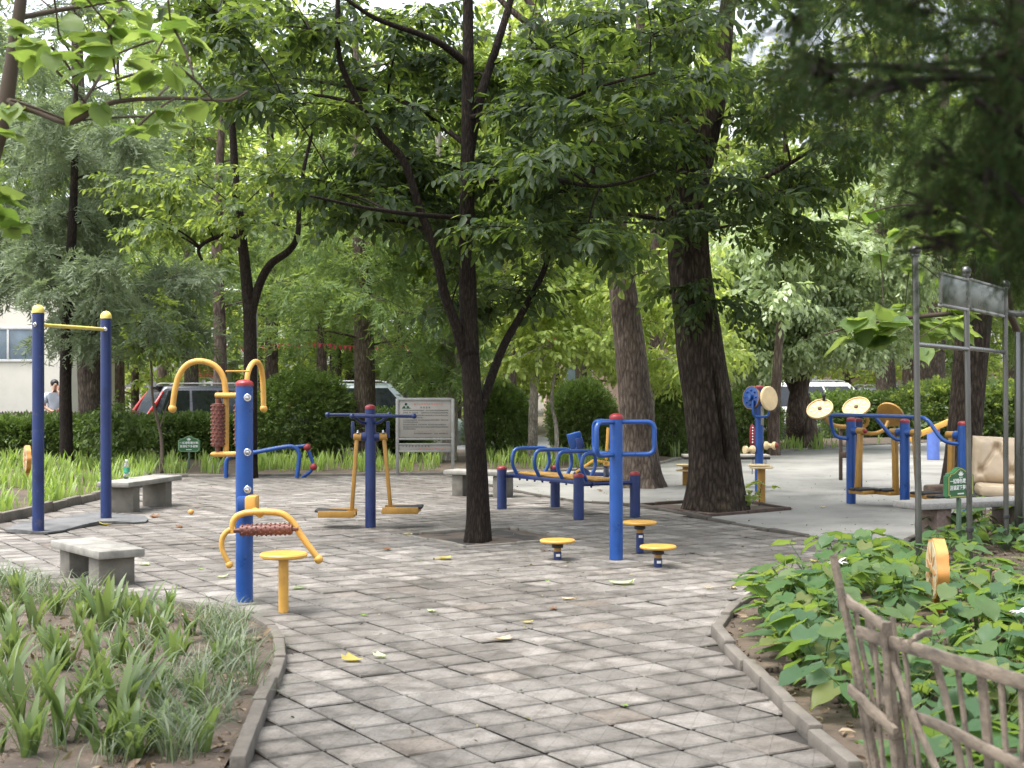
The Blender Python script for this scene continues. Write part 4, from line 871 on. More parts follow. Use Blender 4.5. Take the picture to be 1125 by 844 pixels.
class Tree:
    def __init__(s, name, label, base, cat='tree', group=None):
        s.root = thing(name, label, cat, base, group); s.mb = MB(); s.nodes = []; s.parts = []; s.rng = np.random.default_rng(abs(hash(label)) % 99991 if 0 else sum(map(ord, label)))
    def limb(s, pts, r0, r1, n=10, k=6):
        pts = catmull(pts, k); m = len(pts); rs = [r0+(r1-r0)*i/(m-1) for i in range(m)]
        rs = [r*(1+.07*noise.noise(p*4)) for r, p in zip(rs, pts)]
        s.mb.tube(pts, rs, n); s.nodes += list(zip(pts, rs)); return s
    def bole(s, pts, radii, n=44, dz=.07, ridge=.06, flare=0.0, crack=None):
        pts = [Vector(p) for p in pts]; zs = [p.z for p in pts]; m = max(6, int((zs[-1]-zs[0])/dz)); vs = []
        cp = catmull(pts, 8); cz = [p.z for p in cp]
        for i in range(m+1):
            z = zs[0]+(zs[-1]-zs[0])*i/m; c = Vector((np.interp(z, cz, [p.x for p in cp]), np.interp(z, cz, [p.y for p in cp]), z)); r = float(np.interp(z, zs, radii))
            s.nodes.append((c, r))
            for k in range(n):
                a = 2*PI*k/n; ca, sa = math.cos(a), math.sin(a)
                q = Vector((ca*3.2+c.x, sa*3.2, z*.55)); d = noise.noise(q*1.1)*.35+noise.noise(Vector((ca*8, sa*8, z*.9)))*.4-abs(noise.noise(Vector((ca*16, sa*16, z*1.6))))*.5
                fl = flare*math.exp(-max(0, z)/.28)*(1+.55*math.sin(5*a+1.3)+.3*math.sin(9*a))
                rr = r*(1+ridge*d+fl)
                if crack and crack[1] < z < crack[2]:
                    da = (a-crack[0]+PI) % (2*PI)-PI; w = min(1, (z-crack[1])/.15, (crack[2]-z)/.15); rr -= r*.35*w*math.exp(-(da/.055)**2)-r*.05*w*math.exp(-((abs(da)-.16)/.08)**2)
                vs.append(c+Vector((ca*rr, sa*rr, 0)))
        fs = [(i*n+k, i*n+(k+1) % n, (i+1)*n+(k+1) % n, (i+1)*n+k) for i in range(m) for k in range(n)]+[tuple(m*n+k for k in range(n))]
        s.mb.add(vs, fs); return s
    def branch_to(s, c, r=None, lift=.22):
        c = Vector(c); best = None; bd = 1e9
        for p, rr in s.nodes:
            d = (p-c).length+1.6*max(0, p.z-c.z+.1)+(.15 if rr > .12 else 0)
            if d < bd: bd = d; best = (p, rr)
        p, rr = best; L = (c-p).length
        if L < .25: return p
        m_ = p.lerp(c, .5)+Vector((s.rng.normal()*.06*L, s.rng.normal()*.06*L, lift*L*.5)); pts = []
        for i in range(7):
            t = i/6; pts.append(p*(1-t)**2+m_*2*t*(1-t)+c*t*t)
        r0 = min(rr*.7, .012+.011*L) if r is None else r
        s.mb.tube(pts, [r0+(.006-r0)*i/6 for i in range(7)], 6); s.nodes += [(q, max(.008, r0*.7)) for q in pts[2:]]; return p
    def clump(s, c, rad, ns, tm, sc=1.0, droop=.2, jit=.35, twigs=True, flat=.45, per=6):
        c = Vector(c); rad = Vector(rad) if not isinstance(rad, (int, float)) else Vector((rad, rad, rad*.7))
        org = s.branch_to(c); R = s.rng; nt = max(2, int(ns/per)); pos = []; dr = []
        for _ in range(nt):
            d = R.normal(size=3); d /= np.linalg.norm(d); q = c+Vector(d*np.array(rad)*(R.random()**.42)); b0 = c+(org-c)*(R.random()*.35) if (org-c).length < 3 else c
            m_ = b0.lerp(q, .5)+Vector((0, 0, .10*(q-b0).length))
            pts = [b0*(1-t)**2+m_*2*t*(1-t)+q*t*t for t in (0, .33, .67, 1)]
            if twigs: s.mb.tube(pts, [.007, .0055, .004, .0025], 4, caps=False)
            tg = (q-b0).normalized()
            for j in range(per):
                t = .25+.75*(j+R.random())/per; p = b0*(1-t)**2+m_*2*t*(1-t)+q*t*t
                dd = np.array(tg)*.8+R.normal(size=3)*.62; dd[2] = dd[2]*flat-droop*R.random()*1.4
                pos.append(np.array(p)+R.normal(size=3)*.02); dr.append(dd)
        pos = np.array(pos); dr = np.array(dr); nn = np.zeros_like(dr); nn[:, 2] = 1; nn += R.normal(size=nn.shape)*jit
        Rm = frames(dr, nn); w = R.integers(0, len(tm), len(pos)); scl = sc*(.75+.5*R.random(len(pos)))
        for k in range(len(tm)): s.parts.append((tm[k], pos[w == k], Rm[w == k], scl[w == k]))
        return s
    def done(s, bark, leaf, trunkname='trunk', crownname='crown'):
        if s.mb.v: s.mb.build(trunkname, bark, s.root, ang=180)
        if s.parts:
            off = np.array(s.root.location); pp = [(t, p-off, r, c) for t, p, r, c in s.parts]
            link(crownname, scat_mesh(crownname, pp), leaf, s.root)
        return s.root
def px_fill(poly, Y0, Y1, n, rng=RNG, mind=.0):
    out = []; q = rand_in(poly, n*6 if mind else n, rng)
    for x, y in q:
        p = P(x, y, Y0+(Y1-Y0)*rng.random())
        if mind and any((p-o).length < mind for o in out): continue
        out.append(p)
        if len(out) >= n: break
    return out

# ---- the dark tree in the middle of the paving
Yc = 13.5; T = Tree('ash_tree', 'dark slender tree standing in the paving in the middle, forked low', G(524, 592))
c_ = lambda x, y, d=0: P(x, y, Yc+d)
T.bole([Vector((G(524, 592).x, Yc, -.05)), c_(525, 570), c_(524, 520), c_(521, 470), c_(518, 420), c_(516, 380), c_(514, 350)], [.116, .108, .101, .096, .09, .086, .075], 32, .05, .10, .16)
T.limb([c_(516, 390), c_(514, 330), c_(513, 260), c_(513.5, 180), c_(514, 100), c_(514, 0), c_(512, -120), c_(520, -260)], .095, .03, 14)
T.limb([c_(512, 400), c_(500, 355, -.1), c_(489, 325, -.2), c_(478, 275, -.3), c_(462, 232, -.3), c_(444, 178, -.35), c_(418, 148, -.4), c_(392, 108, -.4), c_(372, 60, -.5), c_(371, 0, -.5), c_(365, -100, -.6)], .052, .02, 12)
T.limb([c_(527, 452), c_(538, 420, .2), c_(552, 383, .35), c_(570, 350, .5), c_(588, 318, .6), c_(600, 290, .7), c_(610, 250, .9), c_(650, 190, 1.0), c_(700, 150, 1.2)], .05, .014, 12)
T.limb([c_(514, 180), c_(525, 117, .1), c_(536, 80, .2), c_(546, 50, .2), c_(562, -5, .3), c_(580, -90, .4)], .052, .03, 12)
T.limb([c_(513, 70), c_(487, 50, -.2), c_(462, 38, -.4), c_(412, 20, -.7), c_(375, -5, -.9)], .04, .015, 10)
T.limb([c_(514, 130), c_(560, 120, -.4), c_(600, 118, -.8), c_(660, 95, -1.2), c_(720, 80, -1.5)], .028, .010, 8)
T.limb([c_(512, 240), c_(450, 235, -.7), c_(400, 228, -1.2), c_(340, 215, -1.6)], .028, .010, 8)
T.limb([c_(513, 200), c_(590, 195, -.6), c_(660, 205, -1.1), c_(720, 190, -1.5)], .028, .010, 8)
T.limb([c_(513, 160), c_(440, 110, .6), c_(350, 90, 1.2), (c_(270, 80, 1.6))], .028, .010, 8)
def near_limb(T, p): # distance in the picture from the thick limbs laid out so far
    u, v = p.x*F/p.y, p.z*F/p.y-HC*F/p.y
    return min([math.hypot(u-q.x*F/q.y, v-(q.z-HC)*F/q.y) for q, r in T.nodes if r > .03] or [999])
def spread(T, poly, Y0, Y1, n, rad, ns, tm, sc, droop=.2, mind=.5, flat=.45, jit=.35, per=6, clear=None):
    pts = px_fill(poly, Y0, Y1, n, T.rng, mind)
    if clear: pts = [P(562.5+p.x*F/p.y, 420-(p.z-HC)*F/p.y, clear+.5+1.6*T.rng.random()) if (p.y < clear+.4 and near_limb(T, p) < 42) else p for p in pts]
    pts.sort(key=lambda p: min((p-q).length for q, _ in T.nodes))
    for p in pts: T.clump(p, rad, ns, tm, sc, droop, jit, True, flat, per)
spread(T, [(330, 175), (420, 165), (520, 190), (620, 160), (720, 200), (690, 270), (600, 285), (500, 250), (420, 270), (350, 250)], 11.9, 14.8, 23, (.62, .6, .15), 44, SP_ASH, 1.0, .25, clear=13.5)
spread(T, [(400, 300), (470, 285), (560, 290), (600, 310), (560, 345), (470, 345), (410, 335)], 12.4, 14.2, 6, (.45, .5, .12), 26, SP_ASH, 1.0, .4, .3, clear=13.5)
spread(T, [(230, -40), (340, -20), (480, 10), (600, 0), (740, 20), (760, 110), (640, 150), (560, 150), (440, 140), (360, 120), (240, 110)], 12, 15.6, 34, (.75, .7, .2), 46, SP_ASH, 1.0, .2, clear=13.5)
spread(T, [(250, -420), (760, -420), (800, -50), (220, -50)], 11.0, 16.5, 10, (.85, .85, .4), 36, SP_ASH, 1.15, .2, .7)
T.done(BARK_DARK, LF_DARK)

# ---- big furrowed tree, right of centre
Yg = 16.7; T = Tree('broadleaf_tree', 'biggest tree with a thick dark furrowed trunk in a rust-edged pit', G(786, 561)); c_ = lambda x, y, d=0: P(x, y, Yg+d)
T.bole([Vector((G(786, 561).x, Yg, -.05)), c_(786, 540), c_(785, 500), c_(779, 450), c_(771, 400), c_(765, 350), c_(758, 300), c_(755, 250), c_(756, 205), c_(759, 160)], [.35, .325, .298, .29, .283, .268, .25, .245, .235, .10], 90, .05, .085, .15, (-PI/2+.30, P(0, 508, Yg).z, P(0, 405, Yg).z))
T.limb([c_(756, 250), c_(752, 180), c_(747, 120), c_(740, 50), c_(736, -40), c_(730, -160)], .225, .09, 24)
T.limb([c_(757, 245), c_(766, 185), c_(778, 140), (c_(790, 90)), c_(798, 20), c_(812, -80)], .20, .07, 24)
T.limb([c_(750, 150), c_(700, 100, .5), c_(640, 60, .8), c_(575, 22, 1.0), c_(540, -10, 1.2)], .085, .03, 12)
T.limb([c_(756, 240), c_(800, 215, -.5), c_(850, 190, -1), c_(900, 160, -1.4)], .05, .014, 10)
T.limb([c_(756, 260), c_(720, 240, -.6), c_(660, 235, -1.2), c_(600, 240, -1.6)], .045, .012, 10)
spread(T, [(600, 60), (700, 40), (740, 120), (720, 220), (640, 250), (590, 180)], 14.6, 18.5, 18, (.65, .6, .18), 42, SP_ASH, 1.05, .3)
spread(T, [(770, 40), (870, 60), (960, 150), (930, 240), (850, 290), (790, 270), (780, 170)], 14.8, 18, 18, (.6, .6, .16), 38, SP_ASH, 1.05, .35)
spread(T, [(560, -300), (960, -300), (980, 40), (560, 20)], 14, 20, 9, (1, 1, .45), 40, SP_ASH, 1.3, .2, .8)
for q_ in ((735, 130), (770, 150), (750, 90), (742, 40), (765, 235), (735, 245)): T.clump(c_(*q_, -.6), (.45, .3, .16), 30, SP_ASH, 1.0, .4)
T.clump(c_(745, 315, -.55), (.35, .25, .14), 24, SP_TWIG, 1.2, .5); T.clump(c_(775, 330, -.5), (.40, .25, .12), 26, SP_TWIG, 1.2, .5); T.clump(c_(815, 335, -.45), (.3, .2, .1), 16, SP_TWIG, 1.2, .5)
T.done(BARK_BIG, LF_DARK)
# ---- grey straight trunk beside it
Yh = 20.4; T = Tree('broadleaf_tree', 'straight grey-barked tree just left of the biggest tree', G(704, 536.5)); c_ = lambda x, y, d=0: P(x, y, Yh+d)
T.bole([Vector((G(706, 536).x, Yh, -.05)), c_(704, 520), c_(702, 480), c_(697, 430), c_(692, 380), c_(687, 340), c_(682, 300), c_(676, 250), c_(668, 195)], [.29, .262, .25, .235, .222, .208, .19, .17, .15], 60, .07, .06, .22)
T.limb([c_(668, 200), c_(655, 150), c_(630, 90), c_(605, 40), (c_(560, -30))], .11, .04, 12); T.limb([c_(670, 210), c_(682, 140), c_(700, 80), c_(705, 0), c_(715, -100)], .11, .05, 12); T.limb([c_(676, 255), c_(655, 215), c_(640, 180), c_(620, 150)], .05, .02, 8)
spread(T, [(540, 20), (700, 0), (760, 100), (720, 230), (640, 260), (560, 200)], 18.5, 22.5, 18, (.75, .75, .22), 32, SP_TWIG, 1.5, .3, .6)
spread(T, [(480, -260), (800, -260), (820, 0), (480, 0)], 18, 24, 7, (1.1, 1.1, .5), 40, SP_TWIG, 1.7, .2, .9)
T.clump(c_(712, 300, -.8), (.3, .3, .2), 22, SP_TWIG, 1.6, .5); T.clump(c_(695, 270, -.7), (.3, .3, .15), 18, SP_TWIG, 1.6, .5)
T.done(BARK_GREY, LF_MID)
# ---- forked dark tree at the left edge of the paving
Yl = 22.3; T = Tree('broadleaf_tree', 'thin dark forked tree behind the yellow arched handles', G(274, 525)); c_ = lambda x, y, d=0: P(x, y, Yl+d)
T.bole([Vector((G(274, 525).x, Yl, -.05)), c_(274.5, 490), c_(275, 430), c_(275, 380), c_(274, 335)], [.118, .112, .108, .104, .10], 24, .08, .08, .15)
T.limb([c_(274, 345), c_(270, 300), c_(265, 255), c_(259, 205), c_(256, 150), c_(250, 60), c_(245, -60)], .098, .035, 12)
T.limb([c_(275, 350), c_(283, 318), c_(296, 292), c_(318, 275), c_(327, 258), c_(329, 225), c_(335, 180), c_(350, 120)], .08, .02, 10)
T.limb([c_(263, 262), c_(250, 258), c_(237, 261), c_(223, 268), c_(218, 276), (c_(222, 286))], .045, .022, 8)
spread(T, [(140, 190), (240, 180), (330, 190), (340, 260), (250, 240), (160, 260)], 20.8, 23.4, 12, (.8, .8, .2), 36, SP_TWIG, 1.35, .25, .5)
spread(T, [(170, -60), (420, -60), (410, 110), (300, 150), (190, 130)], 20, 24.5, 8, (.9, .9, .3), 28, SP_TWIG, 1.8, .2, .8)
T.done(BARK_DARK, LF_MID)
# ---- conifers on the left
Yk = 28.4; T = Tree('cedar_tree', 'large grey-green conifer with a thick reddish trunk at the left', G(100, 502.5)); c_ = lambda x, y, d=0: P(x, y, Yk+d)
T.bole([Vector((G(101, 502).x, Yk, -.2)), c_(100, 450), c_(98, 400), c_(97, 350), c_(95, 280), c_(90, 200), c_(86, 100), c_(84, 0), c_(84, -120)], [.28, .25, .235, .225, .2, .17, .13, .10, .05], 36, .14, .06, .2)
spread(T, [(-50, 110), (60, 100), (160, 130), (215, 190), (225, 330), (200, 400), (150, 380), (120, 350), (60, 350), (-50, 375)], 25.8, 29.5, 62, (.8, .8, .3), 52, SP_CED, 1.35, .8, .6, .5, .6)
spread(T, [(-60, -160), (200, -160), (180, 110), (-60, 110)], 26, 31, 12, (1.2, 1.2, .6), 50, SP_CED, 1.7, .6, .8, .5, .6)
T.done(BARK_GREY, LF_CEDAR)
Yk = 24.2; T = Tree('cedar_tree', 'thin blackish conifer trunk left of the thick reddish one', G(72, 517)); c_ = lambda x, y, d=0: P(x, y, Yk+d)
T.bole([Vector((G(72, 517).x, Yk, -.1)), c_(72.5, 470), c_(72, 420), c_(74, 360), c_(78, 280), c_(82, 180), c_(84, 60)], [.118, .108, .10, .095, .085, .06, .03], 22, .1, .10, .1)
spread(T, [(10, 290), (60, 250), (150, 300), (180, 370), (120, 375), (40, 375)], 23, 25, 16, (.5, .5, .22), 60, SP_CED, 1.0, .9, .4, .5, .6)
spread(T, [(30, 120), (150, 120), (160, 260), (20, 260)], 23, 25.4, 14, (.6, .6, .3), 60, SP_CED, 1.1, .7, .5, .5, .6)
T.done(BARK_DARK, LF_CEDAR)
Yk = 27.6; T = Tree('cedar_tree', 'pale-trunked conifer behind the round shrub and the swing stepper', G(402, 505)); c_ = lambda x, y, d=0: P(x, y, Yk+d)
T.bole([Vector((G(402, 505).x, Yk, -.1)), c_(401, 460), c_(400.5, 400), c_(399, 340), c_(396, 260), c_(392, 150), c_(390, 20)], [.235, .215, .20, .185, .16, .12, .05], 36, .14, .06, .15)
spread(T, [(300, 250), (400, 240), (500, 260), (510, 370), (460, 400), (420, 330), (380, 340), (340, 390), (290, 350)], 25.4, 29.5, 30, (.8, .8, .25), 38, SP_CED, 1.3, .8, .6, .5, .6)
spread(T, [(290, 40), (490, 40), (520, 250), (280, 250)], 25.5, 30, 10, (1, 1, .4), 40, SP_CED, 1.5, .6, .8, .5, .6)
T.limb([c_(399, 350), c_(425, 375, -.5), c_(445, 400, -1), c_(460, 425, -1.3)], .035, .012, 8)
spread(T, [(440, 385), (490, 375), (500, 425), (450, 420)], 26, 27.4, 7, (.5, .5, .25), 44, SP_CED, 1.1, .8, .3, .5, .6)
T.done(BARK_GREY, LF_LARCH)
# grey twin stems behind the notice board
T = Tree('twin_stem_tree', 'pale grey twin-stemmed tree rising behind the notice board', G(494, 506)); c_ = lambda x, y, d=0: P(x, y, 27.2+d)
T.limb([G(492, 506)-Vector((0, 0, .1)), c_(492, 460), c_(491, 400), c_(489, 330), c_(484, 220), c_(480, 100)], .13, .05, 16); T.limb([G(496, 506)-Vector((0, 0, .1)), c_(498, 450), c_(500, 400), c_(503, 340), c_(512, 240), c_(520, 120)], .11, .04, 14); T.limb([c_(497, 455), c_(512, 440), c_(530, 420, .2), c_(560, 390, .4)], .05, .02, 8)
spread(T, [(420, 120), (580, 120), (600, 260), (540, 320), (430, 280)], 25.6, 28.6, 16, (.9, .9, .4), 40, SP_TWIG, 1.9, .3, .7)
T.done(BARK_PALE, LF_MID)

# ---- young bright-leaved trees by the round shrubs
T = Tree('young_tree', 'young slim-stemmed tree with bright small leaves left of the hoop bench', G(586, 508)); c_ = lambda x, y, d=0: P(x, y, 26.2+d)
T.limb([G(585, 508)-Vector((0, 0, .1)), c_(586, 450), c_(588, 400), c_(590, 350), c_(594, 290), c_(600, 220)], .10, .03, 12); T.limb([c_(588, 410), c_(608, 370), c_(632, 330), c_(650, 290)], .04, .015, 8)
T.limb([G(612, 510)-Vector((0, 0, .1)), c_(611, 470), c_(606, 440), (c_(612, 400)), c_(625, 370)], .045, .02, 8)
spread(T, [(560, 330), (640, 290), (690, 310), (690, 385), (650, 410), (620, 395), (590, 405), (545, 395)], 24.8, 27.5, 26, (.55, .55, .25), 30, SP_TWIG, 1.45, .4, .4)
spread(T, [(540, 230), (680, 220), (700, 310), (560, 330)], 25, 28, 16, (.7, .7, .35), 40, SP_TWIG, 1.7, .3, .6)
T.done(BARK_PALE, LF_BRIGHT)
T = Tree('young_tree', 'young bright-leaved tree between the two thick trunks', G(723, 504)); c_ = lambda x, y, d=0: P(x, y, 27.6+d)
T.limb([G(720, 504)-Vector((0, 0, .1)), c_(716, 450), c_(722, 400), c_(735, 350), c_(745, 290)], .07, .025, 10); T.limb([c_(716, 440), c_(752, 405), c_(762, 380)], .03, .012, 8)
spread(T, [(690, 300), (780, 280), (800, 380), (770, 412), (720, 410), (700, 380)], 26, 29.5, 24, (.65, .65, .3), 32, SP_SIL, 1.2, .6, .5)
T.done(BARK_PALE, LF_BRIGHT)
# ---- pale silvery tree in the sun at the right
T = Tree('silvery_tree', 'low spreading tree with pale silvery leaves and a dark leaning double trunk', G(880, 491)); c_ = lambda x, y, d=0: P(x, y, 32.2+d)
T.limb([G(876, 491)-Vector((0, 0, .2)), c_(875, 460), c_(878, 430), c_(888, 395), c_(905, 350), c_(925, 310)], .27, .10, 18); T.limb([G(891, 493)-Vector((0, 0, .2)), c_(888, 460), c_(878, 425), c_(868, 390), c_(850, 350), c_(830, 310)], .2, .08, 16)
T.limb([c_(884, 400), c_(880, 350), c_(880, 290)], .12, .05, 10); T.limb([c_(875, 440), c_(858, 405), c_(838, 385), c_(815, 375)], .07, .03, 8)
spread(T, [(770, 290), (840, 255), (930, 250), (1000, 290), (1000, 360), (950, 390), (905, 375), (860, 400), (810, 420), (780, 390)], 30, 33, 95, (.8, .8, .32), 60, SP_SIL, 1.12, .9, .5)
spread(T, [(780, 160), (1000, 160), (1010, 280), (780, 280)], 30.5, 34.5, 14, (1.1, 1.1, .4), 40, SP_SIL, 1.7, .7, .8)
T.done(BARK_FAR, LF_SILVER)
T = Tree('slim_tree', 'slim brown trunk just right of the arm wheel post', G(850, 500)); c_ = lambda x, y, d=0: P(x, y, 29.2+d)
T.limb([G(850, 500)-Vector((0, 0, .1)), c_(850, 460), c_(853, 420), c_(856, 370), c_(862, 300)], .15, .06, 14); spread(T, [(830, 250), (890, 250), (890, 340), (830, 340)], 28, 30, 8, (.7, .7, .4), 36, SP_SIL, 1.4, .6, .5); T.done(BARK_FAR, LF_SILVER)
# ---- right trunk behind the armchair
Yr = 19.0; T = Tree('pine_tree', 'rough brown trunk right of the air walker, rising behind the leather armchair', G(1058, 544)); c_ = lambda x, y, d=0: P(x, y, Yr+d)
T.bole([Vector((G(1056, 543).x, Yr, -.05)), c_(1058, 500), c_(1062, 450), c_(1066, 400), c_(1072, 340), c_(1084, 280), c_(1098, 210), c_(1110, 120), c_(1116, 0), c_(1120, -120)], [.27, .235, .225, .225, .235, .23, .21, .18, .14, .08], 48, .08, .09, .2)
spread(T, [(1000, 150), (1060, 120), (1140, 140), (1150, 320), (1100, 300), (1060, 260), (1010, 240)], 17, 20.5, 22, (.6, .6, .3), 60, SP_CED, .95, .9, .5, .5, .6)
spread(T, [(960, -80), (1180, -80), (1180, 140), (980, 140)], 17, 21.5, 10, (.8, .8, .4), 50, SP_CED, 1.1, .8, .6, .5, .6)
T.done(BARK_BIG, LF_HEDGE)
# trunks beyond the court on the right
for (x, y0, w_, lab, ln) in ((974, 476, .30, 'straight brown trunk beyond the court above the tai chi wheels', -4), (1021, 478, .42, 'thick greyish trunk beyond the court seen through the steel poles', 6)):
    q = G(x, y0); T = Tree('far_tree', lab, q); c_ = lambda x_, y, d=0: P(x_, y, q.y+d)
    T.bole([q-Vector((0, 0, .3)), c_(x, 440), c_(x+ln*.4, 390), c_(x+ln, 320), c_(x+ln*2, 200), c_(x+ln*3, 60)], [w_*1.15, w_, w_*.9, w_*.8, w_*.6, w_*.2], 30, .2, .05, .15)
    spread(T, [(x-70, 180), (x+70, 180), (x+80, 330), (x, 380), (x-80, 330)], q.y-3, q.y+3, 22, (1.2, 1.2, .6), 44, SP_FAR, .8, .5, .9); spread(T, [(x-90, -80), (x+90, -80), (x+90, 180), (x-90, 180)], q.y-4, q.y+4, 9, (1.6, 1.6, .8), 44, SP_FAR, 1.0, .4, 1.2); T.done(BARK_GREY, LF_MID)

# ---- near conifer whose dark sprays hang into the top right corner
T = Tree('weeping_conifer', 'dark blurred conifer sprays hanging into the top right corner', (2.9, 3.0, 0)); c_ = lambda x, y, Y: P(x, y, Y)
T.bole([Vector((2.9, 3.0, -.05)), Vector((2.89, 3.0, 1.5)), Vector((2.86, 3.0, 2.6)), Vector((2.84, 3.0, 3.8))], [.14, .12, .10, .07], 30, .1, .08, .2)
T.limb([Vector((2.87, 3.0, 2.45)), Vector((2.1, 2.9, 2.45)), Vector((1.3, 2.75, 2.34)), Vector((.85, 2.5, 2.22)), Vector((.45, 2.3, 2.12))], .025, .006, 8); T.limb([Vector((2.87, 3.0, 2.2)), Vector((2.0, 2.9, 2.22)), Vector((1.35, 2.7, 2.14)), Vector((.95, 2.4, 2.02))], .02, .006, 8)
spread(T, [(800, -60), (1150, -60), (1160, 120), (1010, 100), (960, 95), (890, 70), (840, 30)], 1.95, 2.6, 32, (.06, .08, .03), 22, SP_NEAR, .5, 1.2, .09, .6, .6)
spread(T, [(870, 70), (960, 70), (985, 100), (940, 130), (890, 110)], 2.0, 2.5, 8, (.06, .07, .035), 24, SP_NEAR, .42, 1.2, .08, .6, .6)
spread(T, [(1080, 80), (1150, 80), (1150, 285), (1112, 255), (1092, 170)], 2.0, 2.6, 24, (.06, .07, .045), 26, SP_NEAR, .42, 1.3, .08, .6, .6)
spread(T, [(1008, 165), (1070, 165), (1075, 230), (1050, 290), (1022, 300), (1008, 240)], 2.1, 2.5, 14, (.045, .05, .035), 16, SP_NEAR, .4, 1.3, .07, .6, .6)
for k_ in range(26): T.clump((T.rng.uniform(.2, 3.6), T.rng.uniform(-1.5, 5.5), T.rng.uniform(3.4, 5.6)), (.6, .6, .3), 26, SP_NEAR, 2.6, 1.2, .3, True, .6, 6)  # unseen crown above the frame, added to shade the near paving
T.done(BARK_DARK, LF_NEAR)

# ---- soft large-leaved trees: near left, and the branch on the right
def leafy(T, pts, L0, L1, rng, droop=.35, face=None):
    pos = []; dr = []; nn = []
    for p in pts:
        org = T.branch_to(Vector(p)+Vector((0, 0, .03)), .004, .1); d = (Vector(p)-org); d = d.normalized() if d.length > .02 else Vector((1, 0, 0))
        for _ in range(3):
            v = np.array(d)*.5+rng.normal(size=3)*.6; v[2] = v[2]*.3-droop*rng.random(); pos.append(np.array(p)); dr.append(v); nn.append(np.array((0, 0, 1))+rng.normal(size=3)*.28)
    pos = np.array(pos); R_ = frames(np.array(dr), np.array(nn)); w = rng.integers(0, 3, len(pos)); sc = L0+(L1-L0)*rng.random(len(pos))
    for k in range(3): T.parts.append((BIGL[k], pos[w == k], R_[w == k], sc[w == k]))
T = Tree('large_leaved_tree', 'sapling with big soft yellow-green leaves reaching in at the top left', (-2.35, 6.0, 0)); c_ = lambda x, y, d=0: P(x, y, 6.0+d)
T.limb([Vector((-2.45, 6, -.05)), Vector((-2.40, 6, 1.2)), c_(-22, 230), c_(3, 130), c_(14, 60), c_(24, -10), (c_(32, -120))], .045, .022, 12); T.limb([c_(4, 110), c_(40, 122, -.1), c_(76, 134, -.2), c_(105, 120, -.25), c_(133, 111, -.3), c_(193, 108, -.35), c_(250, 110, -.4), c_(272, 100, -.4)], .018, .004, 8); T.limb([c_(76, 134, -.2), c_(100, 100, 0), c_(112, 76, .2), c_(105, 50, .3)], .01, .004, 6); T.limb([c_(20, 20), c_(60, 12, .2), c_(110, 4, .3), (c_(160, -5, .4))], .014, .005, 8)
rr_ = np.random.default_rng(5)
leafy(T, px_fill([(5, 0), (90, -10), (170, 10), (225, 45), (235, 90), (180, 100), (110, 95), (60, 85), (20, 70)], 5.3, 6.6, 40, rr_), .075, .14, rr_)
leafy(T, px_fill([(0, 100), (60, 110), (150, 120), (240, 105), (235, 135), (150, 150), (60, 130), (10, 130)], 5.4, 6.2, 12, rr_), .07, .13, rr_)
leafy(T, px_fill([(-20, 205), (10, 205), (45, 225), (40, 250), (-10, 260)], 5.5, 6.1, 7, rr_), .08, .13, rr_); leafy(T, px_fill([(-30, 140), (10, 140), (18, 170), (-30, 180)], 5.5, 6.2, 5, rr_), .08, .13, rr_)
leafy(T, px_fill([(-100, -150), (200, -150), (200, -20), (-100, -20)], 5.2, 6.8, 10, rr_), .13, .2, rr_)
T.limb([c_(32, -120), Vector((-2.3, 5.9, 4.3)), Vector((-2.6, 5.6, 5.6)), Vector((-3, 5.2, 6.6))], .03, .012, 8)
zz_ = []  # overhead canopy out of view, added to keep sun off the front paving
while len(zz_) < 150:
    p = Vector((rr_.uniform(-7.5, 1.0), rr_.uniform(1.5, 9.5), rr_.uniform(3.6, 6.8)))
    if p.z > 2.0+.285*p.y: zz_.append(p)
zz_.sort(key=lambda p: (p-Vector((-2.4, 5.8, 4.5))).length)
leafy(T, zz_, .24, .4, rr_)
T.done(TWIG, LF_BIG)
T = Tree('large_leaved_tree', 'branch of big soft yellow-green leaves behind the steel notice frame', (5.05, 13.9, 0)); c_ = lambda x, y, d=0: P(x, y, 12.6+d)
T.limb([Vector((5.05, 13.9, -.05)), Vector((5.0, 13.8, 1.4)), Vector((4.75, 13.5, 2.1)), c_(1085, 340, .2), c_(1040, 345), c_(990, 350, -.1), c_(940, 358, -.2), c_(905, 368, -.3)], .045, .006, 10); T.limb([Vector((4.75, 13.5, 2.1)), c_(1100, 280, .4), c_(1060, 240, .3), c_(1000, 225, .2), c_(950, 235)], .025, .006, 8)
leafy(T, px_fill([(905, 360), (960, 345), (1010, 345), (1010, 375), (950, 375), (915, 378)], 12.0, 13.0, 14, rr_), .17, .30, rr_, .2); leafy(T, px_fill([(990, 330), (1060, 320), (1090, 350), (1050, 390), (1000, 385)], 12.2, 13.4, 12, rr_), .16, .27, rr_, .4); leafy(T, px_fill([(940, 225), (1020, 215), (1090, 260), (1080, 320), (1000, 310), (950, 270)], 12.2, 13.6, 20, rr_), .14, .24, rr_, .3)
T.done(TWIG, LF_BIG)

